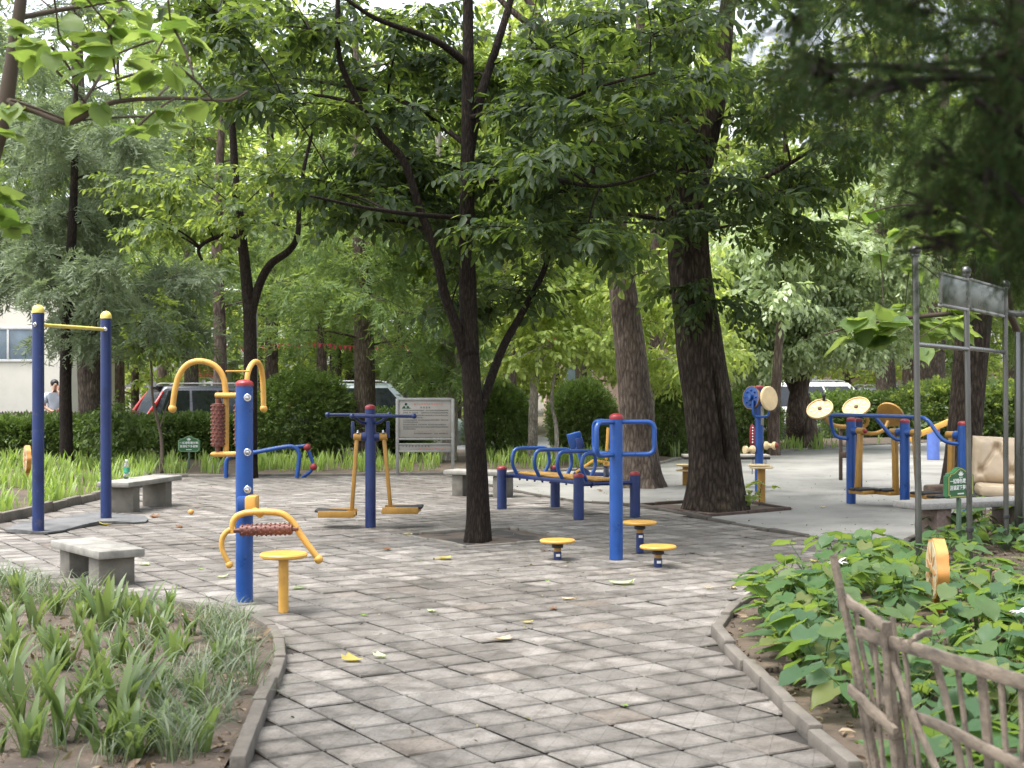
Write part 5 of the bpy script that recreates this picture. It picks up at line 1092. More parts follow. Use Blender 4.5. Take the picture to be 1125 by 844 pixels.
# ---- round clipped shrubs and hedges
def shrub_parts(rx, ry, rz, n, tm, rng, sc=1.0, box=False, bumps=.1):
    if box:
        q = rng.random((n, 3))*2-1; ax = rng.integers(0, 5, n)
        q[ax == 0, 2] = 1; q[ax == 1, 1] = -1; q[ax == 2, 1] = 1; q[ax == 3, 2] = 1; q *= 1-.25*rng.random((n, 1))**2; nrm = q*(np.abs(q) > .8)+rng.normal(size=q.shape)*.3
    else:
        q = rdir(n, .25, rng); nrm = q.copy(); q = q*(1-.35*rng.random((n, 1))**1.5)
    bump = np.array([1+bumps*noise.noise(Vector(a*2.3))+bumps*.6*noise.noise(Vector(a*6)) for a in q])[:, None]
    pos = q*np.array([rx, ry, rz])*bump; d = nrm+rng.normal(size=q.shape)*.55; d[:, 2] += .35
    R_ = frames(d, rng.normal(size=q.shape)+np.array([0, 0, .8])); w = rng.integers(0, len(tm), n); s_ = sc*(.7+.6*rng.random(n))
    return [(tm[k], pos[w == k]+np.array([0, 0, rz if box else rz*.86]), R_[w == k], s_[w == k]) for k in range(len(tm))]
rs_ = np.random.default_rng(21)
sh = thing('round_shrub', '', 'shrub'); link('foliage', scat_mesh('foliage', shrub_parts(1, 1, 1, 8500, SP_HEDGE, rs_, 1.0)), LF_HEDGE, sh)
b = MB()
for k_ in range(9):
    a = k_*.7; b.tube([Vector((0, 0, -.1)), Vector((.15*math.cos(a), .15*math.sin(a), .5)), Vector((.5*math.cos(a), .5*math.sin(a), 1.2))], [.04, .03, .012], 6)
b.build('stems', TWIG, sh)
for i, (x, y, w_, top, lab) in enumerate(((334, 505, 112, 411, 'largest round clipped shrub, behind the swing stepper at its left'), (548, 503, 76, 424, 'round clipped shrub right behind the dark central trunk'), (640, 501, 74, 421, 'round clipped shrub behind the blue looped post'), (738, 501, 66, 424, 'round clipped shrub between the two thick trunks'), (822, 498, 74, 430, 'round clipped shrub behind the arm wheel post'))):
    q = G(x, y); o = sh if i == 0 else copy_tree(sh); rx = w_/2*q.y/F; H_ = (y-top)*q.y/F
    place(o, q, i*1.3, (rx, rx*.95, H_/1.86)); o['label'] = lab; o['group'] = 'round clipped shrubs along the back bed'
def hedge(label, a, c, w_, h, n, sc=1.3, leaf=LF_HEDGE, z=-.1):
    a = Vector(a); c = Vector(c); L = (c-a).length; t = thing('hedge', label, 'hedge'); 
    link('foliage', scat_mesh('foliage', shrub_parts(L/2, w_/2, h/2, n, SP_HEDGE, rs_, sc, True, .12)), leaf, t); b = MB()
    for k_ in range(int(L/.35)): x = -L/2+.2+k_*.35; b.tube([Vector((x, rs_.normal()*.1, -.15)), Vector((x+rs_.normal()*.08, rs_.normal()*.15, h*.5)), Vector((x+rs_.normal()*.12, rs_.normal()*.2, h*.9))], [.014, .011, .006], 5)
    b.build('stems', TWIG, t); m_ = (a+c)/2; return place(t, (m_.x, m_.y, z), math.atan2(c.y-a.y, c.x-a.x))
hedge('low clipped hedge along the left in front of the parked car', P(-40, 420, 27.6), P(180, 420, 27.8), .9, .74, 5200)
hedge('low clipped hedge below the dark car, left of the round shrub', P(182, 420, 28.0), P(292, 420, 28.2), .9, .74, 3600)
hedge('low hedge below the pale green car beside the notice board', P(395, 420, 29.5), P(470, 420, 29.6), .9, .8, 2600)
hedge('low dark hedge far behind the tai chi wheels', P(895, 420, 39.5), P(1000, 420, 40), 1.0, 1.0, 2600, 1.9)
hedge('leafy green hedge far behind the right trunk', P(1000, 420, 37.5), P(1140, 420, 38), 1.3, 1.25, 3600, 2.1, LF_MID)
# bush at the foot of the thick conifer
T = Tree('bushy_shrub', 'loose leafy shrub at the foot of the thick reddish trunk', G(110, 512), 'shrub'); c_ = lambda x, y, d=0: P(x, y, 25.6+d)
for x in (95, 110, 128): T.limb([G(x, 511), c_(x+2, 490), c_(x-2, 465)], .02, .008, 6)
spread(T, [(82, 455), (150, 452), (155, 500), (85, 502)], 25, 26.4, 12, (.35, .35, .25), 36, SP_TWIG, 1.0, .2, .2); T.done(TWIG, LF_HEDGE)
T = Tree('slim_sapling', 'leafless-stemmed sapling in front of the low hedge, left of the small lawn sign', G(178, 520), 'sapling'); c_ = lambda x, y, d=0: P(x, y, 23.6+d)
T.limb([G(178, 520), c_(177, 480), c_(168, 440), c_(166, 400), c_(160, 360)], .035, .012, 8); T.limb([c_(176, 470), c_(182, 450), c_(186, 440)], .015, .006, 6)
spread(T, [(140, 320), (200, 330), (205, 385), (150, 385)], 23, 24.4, 6, (.35, .35, .15), 18, SP_TWIG, 1.2, .3, .3); T.done(TWIG, LF_MID)

# ---- strap-leaved planting in the back bed and at the left (one mass)
rs_ = np.random.default_rng(31)
STR = [t_blade(.36+.12*rs_.random(), .038+.012*rs_.random(), .3+.9*rs_.random()**2, .04+.38*rs_.random(), 5) for _ in range(8)]
def blades(name, roots, tm, mat, nb, sc, sd, label=None, kind='stuff', spread_r=.05):
    m_ = len(roots); pos = np.repeat(roots, nb, axis=0)+np.c_[sd.normal(size=(m_*nb, 2))*spread_r, np.zeros(m_*nb)]; a = sd.random(m_*nb)*2*PI; ca, sa = np.cos(a), np.sin(a); R_ = np.zeros((m_*nb, 3, 3)); R_[:, 0, 0] = ca; R_[:, 0, 1] = -sa; R_[:, 1, 0] = sa; R_[:, 1, 1] = ca; R_[:, 2, 2] = 1
    w = sd.integers(0, len(tm), m_*nb); s_ = np.repeat(sc*(.65+.6*sd.random(m_)), nb)*(.75+.45*sd.random(m_*nb))
    return scat_mesh(name, [(tm[k], pos[w == k], R_[w == k], s_[w == k]) for k in range(len(tm))])
reg1 = [G(*p) for p in ((0, 571), (35, 562), (80, 551), (127, 540), (150, 534), (163, 522.5), (420, 520), (560, 518), (650, 514), (717, 509), (757, 501.5), (849, 495.5), (920, 489.8), (981, 487))]+[Vector((11, 36.5, 0)), Vector((5, 29.5, 0)), Vector((-2, 26.5, 0)), Vector((-6, 26.4, 0)), Vector((-13, 26.4, 0)), Vector((-9, 15.5, 0))]
rt = rand_in(reg1, 1700, rs_); rt = np.c_[rt, np.full(len(rt), .0)]
kk = np.array([noise.noise(Vector((x*.8, y*.8, 1)))+.55*noise.noise(Vector((x*2.3, y*2.3, 5))) for x, y, _ in rt]) > .0; rt = rt[kk]
tag(link('ground_cover', blades('ground_cover', rt, STR, LF_STRAP, 8, .64, rs_), LF_STRAP), kind='stuff')
# ---- left foreground: iris clumps one by one, finer grass as one mass
IR = []
for v in range(4):
    ts = []; 
    for k_ in range(9+v*2):
        a = rs_.random()*2*PI if v % 2 else (0 if k_ % 2 else PI)+rs_.normal()*.5
        tb = t_blade(.24+.14*rs_.random(), .030+.014*rs_.random(), .3+1.5*rs_.random()**2, .05+.5*rs_.random(), 6); ts.append(tr(tb, Rz(a), (rs_.normal()*.018, rs_.normal()*.018, 0)))
    IR.append(scat_mesh('iris_clump', [(merge_t(ts), np.zeros((1, 3)), np.eye(3)[None], 1.0)])); IR[-1].materials.append(LF_IRIS)
ir_px = [(22, 806, 1.3, 'young iris fan with upright flat leaves, lowest at the left'), (68, 824, 1.3, 'broad iris clump with arching leaves near the bottom left corner'), (136, 806, 1.25, 'upright iris fan in the bare soil near the bottom'), (116, 699, 1.25, 'tallest iris clump just below the short stone bench'), (155, 690, .95, ''), (183, 690, .85, ''), (14, 736, 1, ''), (71, 744, .95, ''), (40, 697, 1, ''), (158, 757, .9, ''), (208, 703, .8, ''), (30, 841, .9, ''), (3, 770, 1.1, ''), (150, 838, .9, ''), (20, 668, .9, ''), (98, 720, .8, ''), (188, 735, .8, ''), (110, 770, .8, ''), (62, 683, .85, ''), (175, 790, .8, ''), (95, 668, .9, ''), (5, 700, 1, ''), (240, 745, .7, ''), (215, 790, .75, ''), (48, 770, .85, ''), (130, 735, .8, '')]+[(x, y, .55+.35*rs_.random(), '') for x, y in zip(rs_.uniform(-10, 255, 70), rs_.uniform(668, 850, 70)) if x < 250-(y-700)*.15 and not (200 < x and y < 690)][:26]
for i, (x, y, s_, lab) in enumerate(ir_px):
    o = link('iris_clump', IR[i % 4], None); place(o, G(x, y)+Vector((0, 0, .02)), i*1.9, s_*.92); tag(o, lab or 'small strap-leaved iris clump among the grass of the left bed', 'iris', 'iris clumps in the left bed')
GR = [t_blade(.26+.16*rs_.random(), .006+.004*rs_.random(), 1.2+1.4*rs_.random(), .2+.6*rs_.random(), 6, .2) for _ in range(8)]
gp = [(233, 706, 3), (225, 700, 2), (245, 720, 3), (218, 765, 3), (190, 793, 3), (176, 834, 3), (225, 735, 2), (240, 770, 2), (205, 810, 2), (230, 800, 2), (10, 655, 3), (30, 660, 3), (0, 640, 3), (80, 664, 2), (95, 668, 1), (60, 672, 1), (260, 700, 1), (210, 840, 2), (150, 770, 1), (120, 840, 1), (255, 742, 2), (240, 690, 2), (165, 720, 1), (-10, 670, 2), (45, 650, 2), (200, 765, 2), (270, 715, 1), (160, 820, 1), (280, 722, 1), (266, 765, 1), (255, 800, 1)]
rt = np.array([list(G(x+rs_.normal()*7, y+rs_.normal()*5)+Vector((0, 0, .02))) for x, y, n_ in gp for _ in range(n_)])
q_ = rand_in(soil_l, 620, rs_); q_ = q_[(q_[:, 1] > 5.2)]
gm = blades('grass', rt, GR, LF_GRASS, 24, .78, rs_, spread_r=.03); g2 = blades('grass', np.c_[q_, np.full(len(q_), .02)], GR, LF_GRASS, 7, .55, rs_, spread_r=.04)
tag(link('grass', gm, LF_GRASS), kind='stuff'); tag(link('grass', g2, LF_GRASS), kind='stuff')
# ---- right bed: broad heart-leaved plants, each its own
HO = []
for v in range(5):
    parts = []; mbv = MB(); n_ = 9+2*v; rr2 = np.random.default_rng(60+v); pos = []; dr = []; nn = []; sc = []
    for k_ in range(n_):
        a = k_*2.4+rr2.normal()*.3; h_ = .12+.20*rr2.random(); rad = .05+.17*rr2.random(); p = np.array([math.cos(a)*rad, math.sin(a)*rad, h_])
        mbv.tube([Vector((0, 0, -.02)), Vector((p[0]*.45, p[1]*.45, h_*.65)), Vector(p)], [.004, .0035, .0025], 5, caps=False)
        pos.append(p); dr.append([math.cos(a), math.sin(a), -.15+.3*rr2.normal()]); nn.append([rr2.normal()*.25-.2*math.cos(a)*0, rr2.normal()*.25, 1]); sc.append(.11+.085*rr2.random())
    R_ = frames(np.array(dr), np.array(nn)); w = rr2.integers(0, 3, n_); pos = np.array(pos); sc = np.array(sc)
    pt = [(BIGL[k], pos[w == k], R_[w == k], sc[w == k]) for k in range(3)]; pt.append(((np.array(mbv.v), mbv.f), np.zeros((1, 3)), np.eye(3)[None], 1.0))
    me = scat_mesh('broad_leaved_plant', pt); me.materials.append(LF_HOSTA); HO.append(me)
bed_edge = catmull(bed_r+[G(1000, 596), G(1035, 578)], 6)
pl = []; rh = np.random.default_rng(77)
for x, y in rand_in([p for p in soil_r if True], 4000, rh):
    if y < 4.7 or y > 14.5 or x/y > .56: continue
    dens = .21
    if 9.3 < y < 12.6 and x > 2.95: dens = .55
    if y > 12.4: dens = .26
    if any((x-a)**2+(y-c)**2 < dens*dens for a, c in pl): continue
    if (x-2.70)**2+(y-9.1)**2 < .03 or ((x-2.5)**2+(y-8.4)**2 < .12): continue
    if 7.7 < y < 9.1 and abs(x-.295*y) < .17: continue
    if min((Vector((x, y, 0))-q).length for q in bed_edge) < .24: continue
    pl.append((x, y))
    if len(pl) >= 295: break
for i, (x, y) in enumerate(pl):
    o = link('broad_leaved_plant', HO[i % 5], None); place(o, (x, y, .01), i*2.17, (.62+.25*rh.random()) if (7.3 < y < 9.0 and abs(x/y-.29) < .035) else (.64+.42*rh.random())); tag(o, 'broad heart-leaved green plant crowded among its like in the right-hand bed', 'plant', 'broad-leaved plants in the right-hand bed')
# seedlings by the big trunk, white flowers in the right bed
for x, y, h_, lab in ((834, 556, .22, 'bright green seedling beside the doubled yellow stool'), (822, 560, .16, 'small seedling at the foot of the big trunk, right side')):
    q = G(x, y); T = Tree('seedling', lab, q, 'seedling'); T.limb([q, q+Vector((.02, 0, h_)), q+Vector((.05, 0, h_*1.4))], .006, .003, 6); leafy(T, [q+Vector((rr_.normal()*.1, rr_.normal()*.08, h_*(.5+.9*rr_.random()))) for _ in range(7)], .07, .12, rr_); T.done(TWIG, LF_BRIGHT)
PET = leafmat('white_petals', [(.75, .75, .74), (.8, .8, .8)], [(.7, .7, .68), (.7, .7, .7)], .3)
for p, lab in ((P(921, 618, 7.9), 'white trumpet flower above the broad leaves beside the bamboo fence top'), (P(1121, 672, 7.4), 'white flower at the right edge among the broad leaves')):
    q = Vector((p.x, p.y, 0)); t = thing('white_flower', lab, 'flower', q); b = MB(); b.tube([q, p-Vector((0, 0, .03))], [.006, .004], 6); b.build('stem', TWIG, t)
    a = np.linspace(0, 2*PI, 7)[:-1]; d = np.c_[np.cos(a)*.8-.25, np.sin(a)*.5-.4, np.full(6, .12)]; R_ = frames(d, np.tile([0, 0, 1.], (6, 1))); me = scat_mesh('petals', [(t_big(.06, .026, 5, .3, .3, 0), np.tile(np.array(p-q), (6, 1)), R_, 1.0)]); link('petals', me, PET, t)
# ---- background trees: three kinds, copied
def bgtree(label, h, bare, cr, n, tm, sc, bark, leaf, tr_, droop=.3):
    T = Tree('background_tree', label, (0, 0, 0)); T.bole([Vector((0, 0, -.5)), Vector((.05, 0, h*.2)), Vector((-.05, .05, h*.45)), Vector((.1, 0, h*.7)), Vector((.05, 0, h*.95))], [tr_, tr_*.85, tr_*.7, tr_*.45, tr_*.1], 18, .3, .05, .2)
    for k_ in range(n):
        z = bare+(h-bare)*((k_+.5)/n); f = 1-abs((z-bare)/(h-bare)-.42)*1.1; a = k_*2.4; r_ = cr*max(.25, f)*math.sqrt(T.rng.random()); T.clump((r_*math.cos(a), r_*math.sin(a), z), (cr*.34, cr*.34, cr*.2), 40, tm, sc, droop, .4, True, .5, 8)
    return T.done(bark, leaf)
GB = 'trees standing beyond the parked cars'
bA = bgtree('tall light green tree with a bare lower trunk beyond the parked cars', 14, 3.6, 3.6, 19, SP_FAR, 1.1, BARK_FAR, LF_BRIGHT, .24)
bB = bgtree('low dense yellow-green tree beyond the parked cars', 8, 1.2, 2.8, 26, SP_FAR, .9, BARK_FAR, LF_BRIGHT, .15)
bC = bgtree('soft grey-green conifer beyond the parked cars', 13, 2.4, 3.0, 26, SP_CEDF, 1.3, BARK_GREY, LF_LARCH, .25, .8)
bD = bgtree('dark mid-green tree with a tall bare trunk beyond the parked cars', 14, 4.0, 3.4, 19, SP_FAR, 1.05, BARK_FAR, LF_MID, .22)
first = set()
for i, (kind, px, Y_, s_) in enumerate(((bD, 240, 39, .95), (bC, 210, 44, 1), (bA, 300, 47, 1.05), (bD, 353, 46, .9), (bC, 367, 50, 1), (bA, 386, 54, 1), (bB, 285, 52, 1.05), (bB, 335, 58, 1.2), (bB, 420, 56, 1.1), (bA, 440, 49, 1.05), (bC, 470, 42, .9), (bB, 540, 50, 1.1), (bA, 560, 46, 1.05), (bD, 640, 48, 1.0), (bB, 610, 54, 1.1), (bB, 690, 50, 1.15), (bA, 720, 45, 1.0), (bD, 800, 50, 1.05), (bA, 860, 52, 1.0), (bB, 930, 56, 1.1), (bA, 1000, 50, 1.05), (bC, 1060, 46, 1), (bD, 1110, 50, 1.0), (bB, 1060, 54, 1.1), (bA, 1160, 44, 1), (bA, 130, 52, 1.1), (bC, 40, 50, 1.05), (bA, -40, 52, 1.1), (bB, 150, 56, 1.2), (bD, -90, 40, 1), (bD, 500, 58, 1.15), (bA, 180, 62, 1.2), (bA, 780, 60, 1.2), (bA, 650, 64, 1.25), (bA, 930, 66, 1.3))):
    o = kind if kind.name not in first else copy_tree(kind); first.add(kind.name); p = P(px, 420, Y_); place(o, (p.x, p.y, -.27), i*1.7, s_); o['group'] = GB
# distant wood behind everything
rf = np.random.default_rng(91); n_ = 9000; x = rf.uniform(-46, 46, n_); y = rf.uniform(72, 88, n_); z = rf.random(n_)**.8*(17+5*np.array([noise.noise(Vector((a*.12, 0, 0))) for a in x])); pos = np.c_[x, y, z]
d = rdir(n_, 0, rf); d[:, 2] *= .5; R_ = frames(d, np.array([0, -.5, 1.])+rf.normal(size=(n_, 3))*.5)
tag(link('treeline', scat_mesh('treeline', [(SP_FAR[0], pos, R_, rf.uniform(2.0, 3.4, n_))]), LF_BRIGHT), kind='stuff')
# ================================================================ CARS, BUILDINGS, PERSON, LITTER
CARBLACK = paint('dark_car_paint', (.016, .02, .026), .22, var=.1, coat=.6); CARGREEN = paint('pale_car_paint', (.13, .16, .15), .28, metal=.4, var=.08, coat=.5); CARWHITE = paint('white_car_paint', (.62, .63, .62), .3, var=.06, coat=.4); CARGREY = paint('grey_car_paint', (.06, .075, .08), .3, var=.1, coat=.5)
GLASS = paint('car_glass', (.010, .013, .015), .06, var=.1, spec=.8); TAIL = paint('tail_lamp', (.42, .02, .02), .2, var=.3, scale=20, coat=.5); TYRE = paint('tyre', (.02, .02, .02), .8); ALLOY = paint('alloy', (.4, .4, .4), .35, metal=.8); PLATE = paint('plate_blue', (.05, .12, .42), .4); CLEARLAMP = paint('lamp_lens', (.5, .5, .5), .15)
def car(label, mat, q, ang, L=4.5, H=1.68, z0=-.262, cat='car', name='parked_car'):
    t = thing(name, label, cat); W = .9; k = H/1.68; l = L/2
    def loft(secs, nm, m, par):
        b = MB(); n_ = len(secs[0]); vs = [Vector(p) for s_ in secs for p in s_]; fs = [(i*n_+j, i*n_+(j+1) % n_, (i+1)*n_+(j+1) % n_, (i+1)*n_+j) for i in range(len(secs)-1) for j in range(n_)]; fs += [tuple(range(n_))[::-1], tuple((len(secs)-1)*n_+j for j in range(n_))]; b.add(vs, fs); return b.build(nm, m, par, ang=50)
    def sec(x, zb, zt, w): # rounded body section
        return [(x, -w*.93, zb), (x, -w, zb+.18), (x, -w*1.0, zb+(zt-zb)*.6), (x, -w*.955, zt-.03), (x, -w*.88, zt), (x, w*.88, zt), (x, w*.955, zt-.03), (x, w, zb+(zt-zb)*.6), (x, w, zb+.18), (x, w*.93, zb)]
    body = loft([sec(-l, .42*k, .80*k, W*.86), sec(-l+.07, .30*k, .92*k, W*.94), sec(-l+.3, .24*k, 1.0*k, W), sec(-.4, .22*k, .99*k, W), sec(l*.42, .22*k, .96*k, W), sec(l*.75, .24*k, .88*k, W*.97), sec(l-.12, .28*k, .76*k, W*.9), sec(l, .36*k, .62*k, W*.78)], 'body', mat, t)
    zb, zt = .965*k, H; xb0, xb1, xt0, xt1 = -l+.13, l*.42, -l+.5, l*.10; wb, wt = W*.9, W*.70
    def gsec(f, w0=1):
        return (xb0+(xt0-xb0)*f, xb1+(xt1-xb1)*f, (wb+(wt-wb)*f)*w0, zb+(zt-zb)*f)
    rings = []
    for f, z in ((0, 0), (.5, 0), (.88, 0), (.97, -.01), (1, 0)):
        a0, a1, w, zz_ = gsec(f); e = .10 if f > .9 else .06
        if f == 1: a0 += .12; a1 -= .12; w -= .09
        rings.append([(a0+e, -w, zz_), (a1-e, -w, zz_), (a1, -w+e, zz_), (a1, w-e, zz_), (a1-e, w, zz_), (a0+e, w, zz_), (a0, w-e, zz_), (a0, -w+e, zz_)])
    loft([[p for p in r] for r in rings], 'cabin', mat, body)
    def pane(nm, q4):
        b = MB(); b.add(q4, [(0, 1, 2, 3)]); c = sum((Vector(p) for p in q4), Vector())/4; n_ = (Vector(q4[1])-Vector(q4[0])).cross(Vector(q4[3])-Vector(q4[0])).normalized()
        o_ = 1 if n_.dot(c-Vector((0, 0, 1.2))) > 0 else -1; vs = [Vector(p)+n_*o_*.012 for p in q4]+[Vector(p)-n_*o_*.01 for p in q4]; b = MB(); b.add(vs, [(0, 1, 2, 3), (4, 7, 6, 5), (0, 4, 5, 1), (1, 5, 6, 2), (2, 6, 7, 3), (3, 7, 4, 0)]); b.build('window', GLASS, t, smooth=False)
    for s_ in (-1, 1):
        cuts = [(.07, .30), (.325, .60), (.625, .93)]
        for (u0, u1) in cuts:
            pts = []
            for u, f in ((u0, .10), (u1, .10), (u1, .84), (u0, .84)):
                a0, a1, w, zz_ = gsec(f); pts.append((a0+(a1-a0)*u, s_*w, zz_))
            pane('window', pts)
    for e in (0, 1):
        pts = []
        for v, f in ((-.82, .10), (.82, .10), (.82, .86), (-.82, .86)):
            a0, a1, w, zz_ = gsec(f); pts.append(((a0, a1)[e], v*w, zz_))
        pane('window', pts)
    for s_ in (-1, 1):
        pts = [Vector((-l+.03, s_*W*.84, .78*k)), Vector((-l+.10, s_*W*.86, 1.0*k)), Vector((-l+.30, s_*W*.80, 1.30*k)), Vector((-l+.47, s_*W*.72, 1.55*k))]
        b = MB(); b.tube(pts, [.035, .06, .04, .025], 10); b.build('tail_lamp', TAIL, t)
        b = MB(); b.box((l-.1, s_*W*.68, .68*k), (.16, .3, .13), None, .04); b.build('headlight', CLEARLAMP, t)
        b = MB(); b.box((l*.36, s_*(W+.08), 1.05*k), (.12, .2, .14), None, .04); b.build('mirror', mat, t)
        b = MB(); b.tube([(-l+.65, s_*wt*.92, H+.02), (-l+.75, s_*wt*.92, H+.05), (l*.0, s_*wt*.92, H+.05), (l*.06, s_*wt*.92, H+.015)], .016, 8); b.build('roof_rail', ALLOY, t)
        b = MB(); b.box((0, s_*(W*.965), .955*k), (L*.62, .02, .02), None, .004); b.build('belt_trim', ALLOY, t)
        for x in (-l*.6, l*.62):
            b = MB(); M_ = Matrix.Translation((x, s_*(W-.20), .34)) @ Matrix.Rotation(-s_*PI/2, 4, 'X'); b.lathe([(.2, 0), (.31, 0), (.34, .03), (.34, .19), (.31, .215), (.22, .215), (.2, .18)], M_, 26); wl = b.build('wheel', TYRE, t)
            b = MB(); b.lathe([(1e-4, .19), (.06, .2), (.2, .17), (.215, .205), (.2, .2)], M_, 20); b.build('rim', ALLOY, wl)
    b = MB(); b.box((-l+.02, 0, .80*k), (.03, .44, .13), None, .004); b.build('licence_plate', PLATE, t)
    b = MB(); b.box((-l-.0, 0, .45*k), (.16, 1.5, .2), None, .06); b.box((l-.02, 0, .42*k), (.14, 1.4, .2), None, .06); b.build('bumper', BLACK, t)
    if cat == 'car': b = MB(); b.box((-l+.47, 0, H-.02), (.3, 1.1, .04), None, .015); b.build('spoiler', mat, t)
    place(t, (q[0], q[1], z0), ang); return t
th = math.radians(29); rear = P(149, 420, 33.2); cc = Vector((rear.x, rear.y, 0))+Vector((math.cos(th), math.sin(th), 0))*2.25
car('dark estate car with upright red tail lamps parked behind the left hedge', CARBLACK, (cc.x, cc.y), th)
cc = P(418, 420, 34.3); car('pale green people carrier parked behind the notice board', CARGREEN, (cc.x, cc.y), .06, 4.6, 1.74)
cc = P(917, 420, 40.6); car('white van parked far behind the silvery tree', CARWHITE, (cc.x, cc.y), .03, 4.6, 1.75, z0=-.25)
cc = P(1006, 420, 42.5); car('dark grey car parked far behind the air walker', CARGREY, (cc.x, cc.y), .0, 4.7, 1.62)
cc = P(1112, 420, 43.5); car('black car parked far off at the right edge behind the leaves', CARBLACK, (cc.x, cc.y), .05, 4.6, 1.55)
# ---- buildings beyond the road
CREAM = paint('cream_wall', (.74, .70, .60), .8, var=.06, scale=2); PINKW = paint('pinkish_wall', (.52, .38, .33), .8, var=.1, scale=2); GLZ = paint('window_glass', (.16, .21, .25), .15, var=.2, scale=2); ROOF = paint('grey_roof', (.30, .31, .32), .6, var=.15); REDF = paint('red_fascia', (.42, .035, .05), .5, var=.15); WHITEP = paint('white_plaster', (.62, .62, .60), .7, var=.08); MAROON = paint('maroon_fence', (.05, .025, .022), .7, var=.2)
def hut(name, label, x0, x1, Y, ztop, depth, wall, roofm, wins=(), door=None, fascia=None, z0=-.27, over=.25):
    a = P(x0, 420, Y).x; c = P(x1, 420, Y).x; t = thing(name, label, 'building', ((a+c)/2, Y, z0))
    b = MB(); b.box(((a+c)/2, Y+depth/2, (ztop+z0)/2), (c-a, depth, ztop-z0), None, .02); w = b.build('wall', wall, t)
    b = MB(); b.box(((a+c)/2, Y+depth/2-over/2, ztop+.07), (c-a+over*2, depth+over, .14), None, .02); r_ = b.build('roof', roofm, t)
    if fascia: b = MB(); b.box(((a+c)/2, Y-.06, ztop-.27), (c-a-.1, .1, .42), None, .01); b.build('fascia', fascia, w)
    for (wx0, wx1, wz0, wz1) in wins:
        p = P(wx0, 420, Y).x; q = P(wx1, 420, Y).x; b = MB(); b.box(((p+q)/2, Y-.012, (wz0+wz1)/2), (q-p, .05, wz1-wz0), None, .005); pw = b.build('window', GLZ, t)
        b = MB()
        for zz_ in (wz0, wz1): b.box(((p+q)/2, Y-.03, zz_), (q-p+.1, .07, .07), None, .006)
        for k_ in range(3): xx = p+(q-p)*k_/2; b.box((xx, Y-.033, (wz0+wz1)/2), (.06, .07, wz1-wz0-.08), None, .006)
        b.build('frame', WHITEP, pw)
    if door: p = P(door[0], 420, Y).x; q = P(door[1], 420, Y).x; b = MB(); b.box(((p+q)/2, Y-.02, 1.0+z0), (q-p, .06, 2.0), None, .01); b.build('door', paint('door_grey', (.25, .26, .27), .5), t)
    return t
hut('cream_building', 'cream-walled low building with a band of high windows at the far left', -190, 71, 39.5, 4.6, 5, CREAM, ROOF, wins=((-180, -100, 2.1, 3.0), (-90, -40, 2.1, 3.0), (-25, 44, 2.1, 3.0)))
hut('kiosk', 'small kiosk with a red fascia seen through the yellow arched handle', 205, 244, 50, 2.15, 3, WHITEP, ROOF, wins=((226, 240, .5, 1.5),), door=(212, 222), fascia=REDF)
hut('shed', 'grey flat-roofed shed between the kiosk and the forked tree', 246, 275, 47, 1.35, 3, paint('shed_wall', (.42, .43, .42), .7, var=.1), ROOF, wins=((250, 270, .2, .95),))
hut('carport', 'long grey flat-roofed building behind the pale green people carrier', 395, 478, 52, 1.9, 5, paint('brown_wall', (.28, .22, .17), .8, var=.15), ROOF, wins=((405, 432, .7, 1.4), (440, 470, .7, 1.4)))
hut('pink_building', 'pinkish low wall of a building far beyond the air walker', 930, 1180, 58, 2.0, 5, PINKW, ROOF, wins=((960, 985, .5, 1.5), (1005, 1030, .5, 1.5)), door=(1045, 1058))
hut('pale_building', 'pale rendered house half hidden by the young bright-leaved trees', 600, 760, 62, 3.2, 5, PINKW, paint('red_tile', (.33, .09, .06), .8, var=.2), wins=((620, 650, .8, 2.2), (690, 720, .8, 2.2)))
t = thing('picket_fence', 'dark maroon picket fence in front of the cream building', 'fence', P(30, 420, 37)); b = MB(); a = P(-80, 420, 37); c = P(118, 420, 37)
for z in (.15, .5): b.beam(Vector((a.x, 37, z)), Vector((c.x, 37, z)), .03, .05)
b.build('rail', MAROON, t); b = MB(); n_ = 58
for k_ in range(n_): x = a.x+(c.x-a.x)*k_/(n_-1); b.prism([(-.035, -.45), (.035, -.45), (.035, .95), (0, 1.0), (-.035, .95)], .02, Matrix.Translation((x, 36.97, -.25+.0)) @ Matrix.Rotation(PI/2, 4, 'X'))
b.build('pickets', MAROON, t, smooth=False)
# street lamp and bunting
q = P(281, 420, 31.5); q.z = -.15; t = thing('street_lamp', 'slim grey street lamp behind the forked tree with a white head', 'street lamp', q)
b = MB(); b.tube([q, q+Vector((0, 0, 3.5))], [.06, .045], 12); b.tube(catmull([P(281, 345, 31.5), P(279, 325, 31.5), P(272, 318, 31.5), P(264, 318, 31.5)], 5), .022, 8); b.build('pole', STEEL_DULL, t)
b = MB(); b.box(P(256, 319.5, 31.5), (.38, .16, .07), Matrix.Rotation(.12, 3, 'Y'), .03); b.build('head', WHITE, t)
t = thing('bunting', 'string of small red pennants hanging across the far trees', 'bunting', P(400, 378, 45)); b = MB(); pts = [P(180, 374, 44), P(260, 381, 44.5), P(340, 377, 45), P(420, 382, 45.5), P(520, 374, 46), P(610, 372, 46.5), P(700, 370, 47)]; cp = catmull(pts, 14); b.tube(cp, .008, 5); b.build('cord', REDF, t); b = MB()
for i in range(0, len(cp)-1):
    p = cp[i]; s_ = random.uniform(-.05, .05); b.prism([(-.06, 0), (.06, 0), (s_, -.17)], .006, Matrix.Translation(p) @ Matrix.Rotation(PI/2+random.uniform(-.2, .2), 4, 'X'))
b.build('pennants', REDF, t, smooth=False)
